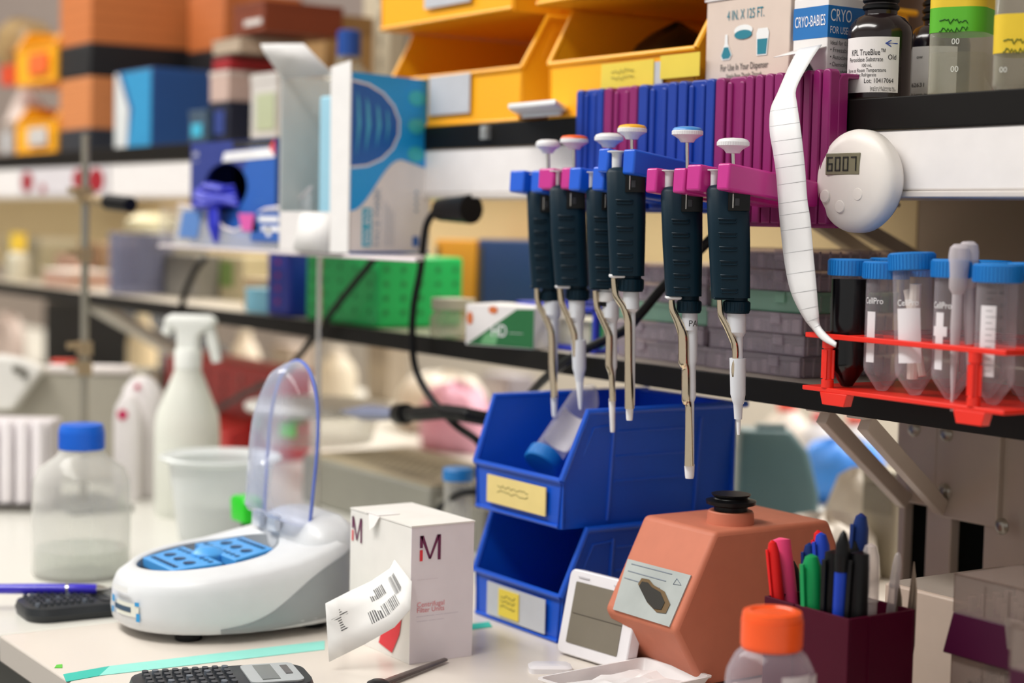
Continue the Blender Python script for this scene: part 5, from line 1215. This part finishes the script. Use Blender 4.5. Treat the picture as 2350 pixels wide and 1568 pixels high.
for (a0, a1, z0_, z1_) in ((-.9, -.1, -.036, -.022), (.25, 1.0, -.034, -.014), (1.05, 1.5, -.03, -.016)): q.lathe([(R*1.006, zc0+z0_), (R*1.006, zc0+z1_)], mat('frosted_label', 'd2c8cc', .6, bump=.3, scale=300), n=10, a0=a+a0, a1=a+a1)
q.build('frosted_patches', t)
# ------------------------------------------------------------------ right: tip boxes, white box
t = thing('white_case', 'plain white box standing behind the tip boxes at the right', 'case', (-.965, 1.005, ZB))
MB().box(0, .105, 0, .14, 0, .094, mat('white_case_paint', 'c2b1a2', .5)).build('case_body', t, bevel=.002); MB().box(.004, .10, .004, .13, .094, .0955, mat('case_lid', 'a39a90', .5)).build('lid', t)
PUR = mat('tipbox_purple', '3c0628', .4, spec=.3); PLD = clear('tipbox_lid', tint='e6dcd8', body='a99c94', fac=.28, edge=.35, rough=.12)
def tipbox(lb, x, y, z, W, D, h1, h2, mb_, ins, flare=.003, label=None):
    t = thing('tip_box', lb, 'tip box', (x, y, z), 0, None)
    q = MB(); q.hexa([(-flare, -flare, 0), (W+flare, -flare, 0), (W+flare, D, 0), (-flare, D, 0)], [(0, 0, h1), (W, 0, h1), (W, D, h1), (0, D, h1)], mb_); q.build('base', t, bevel=.001)
    MB().box(.002, W-.002, .002, D-.002, h1, h1+.001, ins).build('tip_tray', t)
    q = MB(); k = .001
    q.box(0, W, 0, k, h1, h1+h2, PLD).box(0, W, D-k, D, h1, h1+h2, PLD).box(0, k, 0, D, h1, h1+h2, PLD).box(W-k, W, 0, D, h1, h1+h2, PLD).box(0, W, 0, D, h1+h2-k, h1+h2, PLD); q.build('lid', t)
    for i in range(5): MB().box(W*(.22+.17*i), W*(.22+.17*i)+.0012, -.0006, .0006, h1+.002, h1+h2-.004, PLD).build('lid_rib', t)
    q = MB()
    for i in range(8):
        for j in range(6): q.lathe([(.0028, 0), (.0032, .010), (.0026, .011)], mat('tip_white', 'c9c0be', .5), c=(W*(.08+.12*i), D*(.1+.15*j), h1+.001), n=8)
    q.build('tips', t)
    MB().prism([(W*.42, h1+.006), (W*.56, h1+.006), (W*.53, h1-.014), (W*.45, h1-.014)], -.003-flare, -.001, 'y', PLD).build('latch', t)
    if label:
        q = MB(); q.text(label, (W*.14, -.0012-flare, h1+h2*.28), (1, 0, 0), (0, 0, 1), .0055, INK); q.build('volume_print', t)
    return t
YI = mat('yellow_tray', 'd8a020', .5)
tipbox('clear tip box with yellow tray marked 250 uL under the purple one', -.845, .95, ZB, .125, .085, .040, .030, clear('tipbox_base_clear', tint='e6e0d4', body='9f9488', fac=.5, edge=.3), YI, .0, '250 µL')
tipbox('purple tip box with clear lid on top of the 250 uL box', -.845, .95, ZB+.0705, .125, .085, .030, .0275, PUR, mat('purple_tray', '8a3a80', .5), .0045)
tipbox('maroon tip box with clear lid at the bottom right corner', PY(2318, 1480, .86).x, .86, ZB, .12, .08, .100, .027, PUR, mat('purple_tray'), .0)
# ------------------------------------------------------------------ bench: left and middle background things
MILK = clear('milky_hdpe', tint='f6f8f2', body='eef0e6', fac=.78, edge=.25, rough=.35); MILKT = clear('milky_tub', tint='f4f6f6', body='eef2f2', fac=.5, edge=.45, rough=.25)
def base_pt(u, v): p = PZ(u, v, ZB); return p
# blue-capped bottle
P = base_pt(186, 1318); P = Vector((P.x, P.y, ZB)); pl = Pl(P); k = pl.k
t = thing('screw_cap_bottle', 'large clear plastic bottle with bright blue cap on the bench at left', 'bottle', P)
q = lambda v: pl(186, v)[1]
MB().lathe([(104*k, 0), (110*k, .004), (110*k, q(1240)), (111*k, q(1200)), (109*k, q(1110)), (108*k, q(1100)), (98*k, q(1075)), (60*k, q(1048)), (50*k, q(1035)), (49*k, q(1025))], clear('big_bottle', tint='fafbf9', body='f6f4f0', fac=.26, edge=.45, rough=.12), n=44, cap1=False).build('body', t)
MB().lathe([(100*k, .004), (104*k, .008), (104*k, q(1255))], clear('water', tint='eef2ee', body='e2e6e0', fac=.3, edge=.3), n=36).build('liquid', t)
qq = MB().lathe([(51*k, q(1030)), (51*k, q(985)), (47*k, q(974)), (1*k, q(972))], mat('bright_blue_cap', '0f6ae0', .35), n=40); knurl(qq, 50.5*k, q(1028), q(990), mat('bright_blue_cap'), 40); qq.build('cap', t)
# spray bottle
P = PZ(428, 1180, ZB); P = Vector((P.x, P.y, ZB)); pl = Pl(P); k = pl.k; q = lambda v: pl(428, v)[1]
t = thing('spray_bottle', 'milky white trigger spray bottle behind the centrifuge', 'spray bottle', P, RZ)
MB().lathe([(70*k, 0), (74*k, .004), (74*k, q(985)), (70*k, q(950)), (46*k, q(890)), (30*k, q(850)), (28*k, q(830))], MILK, n=40).build('body', t)
SPW = mat('trigger_white', 'eef0ea', .4)
MB().lathe([(31*k, q(845)), (31*k, q(805)), (28*k, q(800))], SPW, n=28).build('collar', t)
h = MB(); z = q
h.loft([[(x, y*1.0, 0) for x, y in []]] if 0 else [ring(rrect(50*k, 34*k, 12*k), z(802)), ring(rrect(52*k, 36*k, 12*k), z(770)), ring(rrect(70*k, 36*k, 12*k, 4, 6*k), z(755)), ring(rrect(120*k, 38*k, 14*k, 4, 6*k), z(742)), ring(rrect(116*k, 36*k, 14*k, 4, 6*k), z(730)), ring(rrect(90*k, 26*k, 10*k, 4, 6*k), z(722))], SPW)
h.tube([(-40*k, 0, z(745)), (-52*k, 0, z(768))], [14*k, 10*k], SPW); h.build('spray_head', t)
MB().tube([(48*k, 0, z(750)), (56*k, 0, z(785)), (66*k, 0, z(830))], [12*k, 13*k, 11*k], SPW, n=12, fl=.7).build('trigger', t)
# beaker
P = PZ(505, 1238, ZB); P = Vector((P.x, P.y, ZB)); pl = Pl(P); k = pl.k; q = lambda v: pl(505, v)[1]
t = thing('plastic_beaker', 'wide milky plastic beaker behind the centrifuge', 'beaker', P)
MB().lathe([(90*k, 0), (94*k, .003), (118*k, q(1060)), (137*k, q(1052)), (139*k, q(1048)), (134*k, q(1044)), (114*k, q(1056)), (92*k, .006)], MILKT, n=48, cap1=False).build('beaker_body', t)
MB().lathe([(90*k, .006), (100*k, q(1150))], clear('tub_liquid', body='e6e8de', fac=.5, edge=.2), n=32).build('contents', t)
P = PZ(572, 1190, ZB+.0); P = PD(565, 1165, 1.85)
t = thing('green_clip', 'bright green plastic block behind the centrifuge lid hinge', 'clip', (P.x, P.y, ZB)); zt_ = P.z-ZB
MB().loft([ring(rrect(.036, .02, .004), zt_-.014), ring(rrect(.038, .022, .004), zt_+.008), ring(rrect(.030, .018, .004), zt_+.012)], mat('vivid_green', '18c818', .4)).build('block', t)
MB().box(-.004, .004, -.004, .004, 0, zt_-.012, mat('dark_stem', '2c3030', .5)).build('stem', t)
# wash bottles
def wash(lb, u, vb, Yd, top, rr_, spots):
    P = PZ(u, vb, ZB); P = Vector((P.x, P.y, ZB)); pl = Pl(P); k = pl.k; q = lambda v: pl(u, v)[1]
    t = thing('lotion_bottle', lb, 'bottle', P, RZ)
    MB().lathe([(rr_*k*.9, 0), (rr_*k, .004), (rr_*k, q(top+60)), (rr_*k*.9, q(top+30)), (rr_*k*.5, q(top+6)), (.0003, q(top))], mat('lotion_white', 'e9e4e4', .4), n=32, ry=.6).build('body', t)
    qq = MB()
    for (du, v, r) in spots: x = du*k; qq.lathe([(r*k, 0), (r*k, .001)], mat('pink_spot', 'c8285c', .5), n=14, T=Matrix.Translation((x, -rr_*k*.61, q(v))) @ Matrix.Rotation(pi/2, 4, 'X'))
    qq.build('logo', t)
wash('white lotion bottle with small pink mark behind the spray bottle', 325, 1140, 0, 862, 48, ((-5, 885, 7),))
wash('shorter white bottle with pink logo left of the spray bottle', 292, 1150, 0, 905, 32, ((-8, 950, 12),))
# red rack box
P = PZ(470, 1150, ZB); 
RDX = mat('red_box_paint', 'b41a18', .45)
t = thing('red_box', 'large red perforated rack box leaning behind the spray bottle', 'box', (XU(345, 1.13), 1.13, ZB))
W = XU(585, 1.13)-XU(345, 1.13); H = ZV(460, 828, 1.13)-ZB
MB().box(0, W, .03, .10, 0, H, RDX).prism([(.03, H*.45), (-.02, H*.30), (-.02, H*.05), (.03, 0)], 0, W*.9, 'x', RDX).build('box_body', t, bevel=.003)
q = MB()
for i in range(6):
    for j in range(3): q.lathe([(.006, 0), (.006, .0008)], mat('red_box_hole', '6a0c18', .6), n=12, T=Matrix.Translation((W*(.1+.16*i), .03, H*(.55+.14*j))) @ Matrix.Rotation(pi/2, 4, 'X'))
q.build('holes', t); q = MB(); q.text('— —', (W*.72, .0285, H*.9), (0, 0, -1), (1, 0, 0), .016, mat('faded_white_print', 'e8b8b0', .6)); q.build('lettering', t)
# left grey machine with white lid
P = PZ(150, 1105, ZB); pl = Pl(P); X0 = pl(-60, 1000)[0]; X1 = pl(322, 1000)[0]; H = pl(200, 858)[1]
t = thing('benchtop_instrument', 'grey benchtop machine with white lid bar at the far left of the bench', 'machine', P, RZ)
MB().box(X0, X1, 0, .14, 0, H, mat('machine_grey', 'a5a092', .5)).build('housing', t, bevel=.004)
MB().box(pl(108, 900)[0], pl(305, 900)[0], -.004, .02, H, H+.012, mat('machine_white', 'e8e0dc', .4)).build('lid_bar', t, bevel=.004)
MB().box(pl(115, 900)[0], pl(168, 900)[0], .0, .02, H+.0125, H+.018, mat('red_tab', 'd8402c', .5)).build('red_tab', t, bevel=.002)
hd = MB().prism([pl(u, v) for u, v in [(-60, 820), (10, 812), (60, 820), (112, 845), (90, 872), (45, 935), (-10, 938), (-60, 930)]], -.035, -.0005, 'y', mat('instrument_white', 'e2e0da', .4)).build('control_head', t, bevel=.004)
MB().tube([(pl(u, v)[0], -.038, pl(u, v)[1]) for u, v in ((48, 842), (62, 842), (74, 850), (76, 862))], .0045, mat('hook_grey', '6a675e', .5)).build('hook', hd)
P = PZ(40, 1172, ZB); t = thing('white_rack', 'white slatted rack at the left edge of the bench', 'rack', P, RZ); pl = Pl(P); H = pl(50, 968)[1]
MB().box(-.08, .040, 0, .06, .006, H, mat('rack_lilac_white', 'd8d2d4', .5)).build('rack_body', t, bevel=.003)
q = MB()
for i in range(6): q.lathe([(.008, 0), (.008, H*.86), (.006, H*.9)], mat('rack_tube_white', 'ece6e8', .5), c=(-.07+.0195*i, -.006, .012), n=14)
q.build('slats', t); MB().box(-.082, .042, -.016, .06, 0, .006, mat('rack_foot', '6a6660', .5)).build('foot', t)
# black laundry of shapes behind : dark hood
P = PZ(250, 900, ZB)
Yc = 1.42; Xc = XU(100, Yc)
t = thing('instrument_cover', 'dark sloping instrument cover behind the retort stand', 'cover', (Xc, Yc, ZB))
MB().prism([(0, 0), (0, ZV(110, 690, Yc)-ZB), (XU(215, Yc)-Xc, ZV(215, 690, Yc)-ZB), (XU(400, Yc)-Xc, ZV(400, 880, Yc)-ZB), (XU(400, Yc)-Xc, 0)], 0, .2, 'y', mat('dark_cover', '1b1c1e', .6, spec=.2)).build('cover_shell', t, bevel=.01)
# grey scale with round lid in the middle background
P = PZ(750, 1215, ZB); Xs, Ys = XU(700, 1.04), 1.04
t = thing('lab_balance', 'low grey balance with perforated top behind the centrifuge', 'balance', (Xs, Ys, ZB)); W = XU(995, 1.04)-Xs; H = ZV(850, 1085, Ys)-ZB
MB().box(0, W, 0, .16, 0, H, mat('balance_grey', '8f8d82', .5)).build('housing', t, bevel=.004)
MB().box(.004, W-.004, .004, .156, H, H+.002, mat('balance_top', 'b8ab90', .5)).build('top_plate', t); 
q = MB()
for i in range(14):
    for j in range(6): q.box(W*(.12+.05*i), W*(.12+.05*i)+.005, .03+.014*j, .036+.014*j, H+.002, H+.0026, mat('perforation', '8a806a', .6))
q.build('perforations', t)
P = Vector((XU(735, 1.10), 1.10, ZB+H+.003))
t = thing('glass_dish', 'round clear domed dish with pale rim standing on the balance', 'dish', P)
zr = ZV(735, 935, 1.10)-P.z
MB().lathe([(.06, 0), (.075, .004), (.082, zr*.6), (.080, zr-.008)], clear('dish_clear', body='c9c4ae', fac=.25, edge=.4), n=40, cap1=False).build('bowl', t)
MB().lathe([(.080, zr-.008), (.098, zr-.004), (.100, zr+.002), (.096, zr+.006), (.04, zr+.007), (.001, zr+.007)], mat('dish_lid_white', 'd8d6d0', .35), n=44).build('lid', t)
q = MB()
for a in (.6, -1.7, -.7): q.box(-.012, .012, -.002, .002, -.01, .01, mat('lime_dot', '5ac832', .5), Matrix.Rotation(a, 4, 'Z') @ Matrix.Translation((0, -.083, zr*.55)))
q.build('green_tabs', t)
# paddle with corrugated hose
a = PY(790, 945, 1.02); b = PY(915, 950, 1.0)
t = thing('suction_wand', 'clear plastic suction head on a black corrugated hose', 'hose', b)
MB().tube([(a-b), (a-b)*.45, (0, 0, 0)], [.006, .022, .013], clear('wand_plastic', tint='d8dcf0', body='9aa2c0', fac=.6, edge=.3), n=18, fl=.5).build('nozzle', t)
hp = [PY(u, v, Y)-b for u, v, Y in ((915, 950, 1.0), (960, 950, .99), (1020, 945, .985), (1070, 952, .985), (1118, 962, 1.0), (1170, 985, 1.08))]
pts = []
for i in range(len(hp)-1):
    for s in range(10): pts.append(hp[i].lerp(hp[i+1], s/10))
MB().tube(pts, [.0075+.0012*(i % 2) for i in range(len(pts))], BLACK, n=14).build('corrugated_hose', t); MB().tube([hp[0]-Vector((0, 0, 0)), hp[0].lerp(hp[1], .4)], .012, BLACK, n=16).build('cuff', t)
# small blue-capped cup
P = PZ(1062, 1185, ZB); P = Vector((XU(1063, 1.0), 1.0, ZB)); pl = Pl(P); k = pl.k; q = lambda v: pl(1063, v)[1]
t = thing('specimen_cup', 'small clear cup with flat blue lid left of the blue bins', 'cup', P)
MB().lathe([(28*k, 0), (30*k, .002), (33*k, q(1102))], clear('cup_clear', body='c8c6be', fac=.35, edge=.4), n=28, cap1=False).build('cup_body', t); MB().lathe([(36*k, q(1102)), (36*k, q(1078)), (33*k, q(1074)), (.001, q(1074))], mat('cup_blue', '1a74b8', .4), n=32).build('lid', t)
t = thing('power_adapter', 'dull grey power block behind the M carton', 'adapter', (XU(995, 1.05), 1.05, ZB)); MB().box(0, .12, 0, .06, 0, .05, mat('adapter_grey', '8a877c', .5)).build('block', t, bevel=.003); MB().box(.02, .10, -.001, 0, .01, .03, mat('adapter_label', 'b0aca0', .5)).build('label', t)
# cables
def cable(lb, pts, r, plug=None):
    P = [PY(u, v, Y) for u, v, Y in pts]; o = P[0]; t = thing('power_cable', lb, 'cable', o); L = [p-o for p in P]; S = []
    for i in range(len(L)-1):
        p0, p1, p2, p3 = L[max(i-1, 0)], L[i], L[i+1], L[min(i+2, len(L)-1)]
        for s in range(8):
            f = s/8; S.append(.5*((2*p1)+(p2-p0)*f+(2*p0-5*p1+4*p2-p3)*f*f+(3*p1-p0-3*p2+p3)*f**3))
    S.append(L[-1]); MB().tube(S, r, BLACK, n=10).build('cord', t)
    if plug: MB().tube([PY(*plug[0])-o, PY(*plug[1])-o], [.012, .016], BLACK, n=12).build('plug', t)
cable('black cable with plug hanging in front of the lower shelf right of the mask box', [(1000, 485, .99), (978, 520, .985), (965, 620, .985), (950, 700, .985), (946, 780, .985), (955, 850, .985), (990, 915, .985), (1045, 975, .99), (1098, 1015, 1.0), (1105, 1060, 1.02), (1090, 1090, 1.03)], .0042, ((1010, 482, .995), (1082, 480, 1.0)))
cable('black cable running diagonally below the mask box', [(905, 540, .99), (850, 605, .985), (770, 705, .985), (735, 755, .985), (680, 825, .985), (650, 860, 1.02), (560, 905, 1.06), (500, 940, 1.08)], .0042)
cable('black cable dropping left of the blue and purple rack', [(475, 590, 1.0), (455, 610, .99), (430, 660, .985), (418, 700, .985), (412, 730, .99)], .0048)
cable('thick black cable crossing behind the pipette tips', [(1640, 540, 1.02), (1530, 650, 1.0), (1470, 720, .985), (1430, 760, .985), (1330, 810, .985), (1250, 870, .99), (1200, 925, 1.05)], .0045)
cable('black cable looping behind the small blue-lidded cup', [(1105, 1130, 1.0), (1060, 1132, .99), (1015, 1160, .99), (1000, 1185, .99)], .0040)
# far things under the shelf beyond the bench
FARY = 1.5
def far(lb, u, vb, vt, w, c, Y, name, cat='bottle', cap=None, shape='bottle', m=None):
    P = PY(u, vb, Y); P.z = ZB; pl = Pl(P); k = pl.k; H = pl(u, vt)[1]; t = thing(name, lb, cat, P); R = w/2*k
    m = m or mat('far_'+c, c, .45)
    if shape == 'bottle':
        MB().lathe([(R*.95, 0), (R, .004), (R, H*.62), (R*.75, H*.78), (R*.35, H*.9), (R*.35, H*.92)], m, n=28).build('body', t); MB().lathe([(R*.4, H*.9), (R*.4, H), (.001, H)], mat('far_'+(cap or 'e84028'), cap or 'e84028', .4), n=20).build('cap', t)
    elif shape == 'taper':
        MB().loft([ring(rrect(2*R, R*1.4, R*.2), 0), ring(rrect(2*R, R*1.4, R*.2), H*.4), ring(rrect(1.7*R, R*1.3, R*.2, 4, -R*.12), H*.8), ring(rrect(1.25*R, R, R*.2, 4, -R*.3), H)], m).build('body', t, bevel=.002); MB().box(-R*.5, R*.2, -R*.2, R*.2, H, H+.006, m).build('handle', t)
        t.rotation_euler = (0, 0, RZ)
    elif shape == 'bag':
        n = 16; MB().loft([[(R*r*cos(2*pi*j/n)*(1+.1*sin(3*j)), R*.6*r*sin(2*pi*j/n), H*z+.01*sin(4*j)*(z > .1)) for j in range(n)] for r, z in ((.9, 0), (1, .25), (.95, .6), (.7, .88), (.3, .98), (.02, 1))], m).build('bag_body', t, ang=80)
    else:
        MB().box(-R, R, 0, R*1.2, 0, H, m).build('case', t, bevel=.004); MB().box(-R*.8, R*.8, -.002, 0, H*.6, H*.85, mat('far_'+(cap or 'c8c0b4'), cap or 'c8c0b4', .5)).build('panel', t)
    return t
FM = mat('far_teal_grey', '51717a', .5)
far('tall grey-teal plastic jug right of the blue bins behind the bench', 1775, 1215, 985, 185, '47666e', 1.45, 'plastic_jug', 'jug', shape='taper')
far('bright blue bag behind the diagonal struts', 1925, 1215, 1015, 260, '3b8cf0', 1.7, 'blue_bag', 'bag', shape='bag')
far('left red-capped white bottle behind the struts', 1800, 1130, 925, 110, 'e8e2dc', 1.8, 'reagent_bottle', cap='f0523c')
far('middle red-capped white bottle behind the struts', 1880, 1130, 950, 110, 'e4e6ec', 1.8, 'reagent_bottle', cap='d83848')
far('right red-capped white bottle beside the steel post', 1960, 1130, 955, 110, 'e8e6e4', 1.8, 'reagent_bottle', cap='f05a40')
far('crumpled white sack behind the pens', 1970, 1300, 1085, 200, 'cfc8be', 1.42, 'paper_sack', 'bag', shape='bag')
far('pile of white tissue behind the pen cup', 1890, 1330, 1190, 300, 'd9d0c4', 1.32, 'tissue_pile', 'tissue', shape='bag')
far('grey instrument with small knobs left of the steel post', 2010, 1290, 1080, 110, 'a39c8a', 1.36, 'small_instrument', 'instrument', shape='box', cap='8d8778')
far('pink plastic bag behind the corrugated hose', 1040, 1110, 885, 230, 'd8a0b8', 1.5, 'pink_bag', 'bag', shape='bag')
far('white plastic bag behind the hanging black cable', 1010, 1100, 862, 300, 'dcd6ca', 1.62, 'white_bag', 'bag', shape='bag')
far('brown-grey cabinet column behind the bench in the middle', 860, 1110, 770, 100, '9c9080', 1.75, 'equipment_column', 'equipment', shape='box', cap='8a7f72')
far('cream bottle with pale cap behind the clear dish', 770, 1110, 800, 90, 'cfc6b4', 1.6, 'reagent_bottle', cap='e0d8cc')
far('grey box beside the cabinet column under the shelf', 640, 1110, 790, 100, 'a8988c', 1.7, 'equipment_box', 'equipment', shape='box', cap='bfb2a4')
far('cream jar under the shelf left of the spray bottle', 325, 1080, 715, 70, 'd8c4a0', 1.36, 'cream_jar', 'jar', cap='d8c8a8')
far('lilac-grey box under the shelf right of the strut', 395, 1080, 730, 80, '9a8484', 1.75, 'equipment_box', 'equipment', shape='box', cap='a89494')
far('white canister behind the trigger of the spray bottle', 560, 1100, 760, 70, 'e0d4c4', 1.5, 'canister', 'jar', cap='d8ccb8')
far('smoky grey carton behind the blue bin rims', 1130, 1110, 860, 120, '8d8890', 1.7, 'equipment_box', 'equipment', shape='box', cap='a8a0a4')
far('pinkish cloth bag at the left edge behind the white instrument', 15, 1080, 725, 130, 'c8b4aa', 1.3, 'cloth_bag', 'bag', shape='bag')
# ------------------------------------------------------------------ lights
def area(nm, loc, rot, sx, sy, e, col=(1, 1, 1)):
    L = bpy.data.lights.new(nm, 'AREA'); L.shape = 'RECTANGLE'; L.size = sx; L.size_y = sy; L.energy = e; L.color = col
    o = bpy.data.objects.new(nm, L); COL.objects.link(o); o.location = loc; o.rotation_euler = rot; return o
area('ceiling_light', (-1.6, -.35, 2.85), (0, 0, 0), 2.4, .5, 50, (1, .97, .93))
area('ceiling_light', (-4.2, .0, 2.85), (0, 0, 0), 2.4, .5, 42, (1, .97, .93))
area('ceiling_light', (-1.6, 2.6, 2.85), (0, 0, 0), 3.0, .5, 75, (1, .96, .9))
area('ceiling_light', (-4.6, 2.6, 2.85), (0, 0, 0), 3.0, .5, 65, (1, .96, .9))
area('shelf_fill_light', (-2.3, 1.16, 1.345), (0, 0, 0), 1.9, .05, 2.6, (1, .95, .85))  # fill light added to brighten the left space between the shelves
W_ = bpy.data.worlds.new('World'); SC.world = W_; W_.use_nodes = True
bg = W_.node_tree.nodes['Background']; bg.inputs[0].default_value = (1., .97, .94, 1); bg.inputs[1].default_value = .42
# ------------------------------------------------------------------ camera
cd = bpy.data.cameras.new('Camera'); cam = bpy.data.objects.new('Camera', cd); COL.objects.link(cam)
cd.sensor_width = 36; cd.sensor_fit = 'HORIZONTAL'; cd.lens = 36*FPX/2350; cd.clip_start = .05
M = Matrix((RT, UP, -FW)).transposed().to_4x4(); M.translation = CAM; cam.matrix_world = M
cd.dof.use_dof = True; cd.dof.focus_distance = 1.38; cd.dof.aperture_fstop = cd.lens/1000/.019
SC.camera = cam
vs = SC.view_settings; vs.view_transform = 'Standard'; vs.look = 'None'; vs.gamma = 1; vs.exposure = 0.35; vs.use_curve_mapping = False
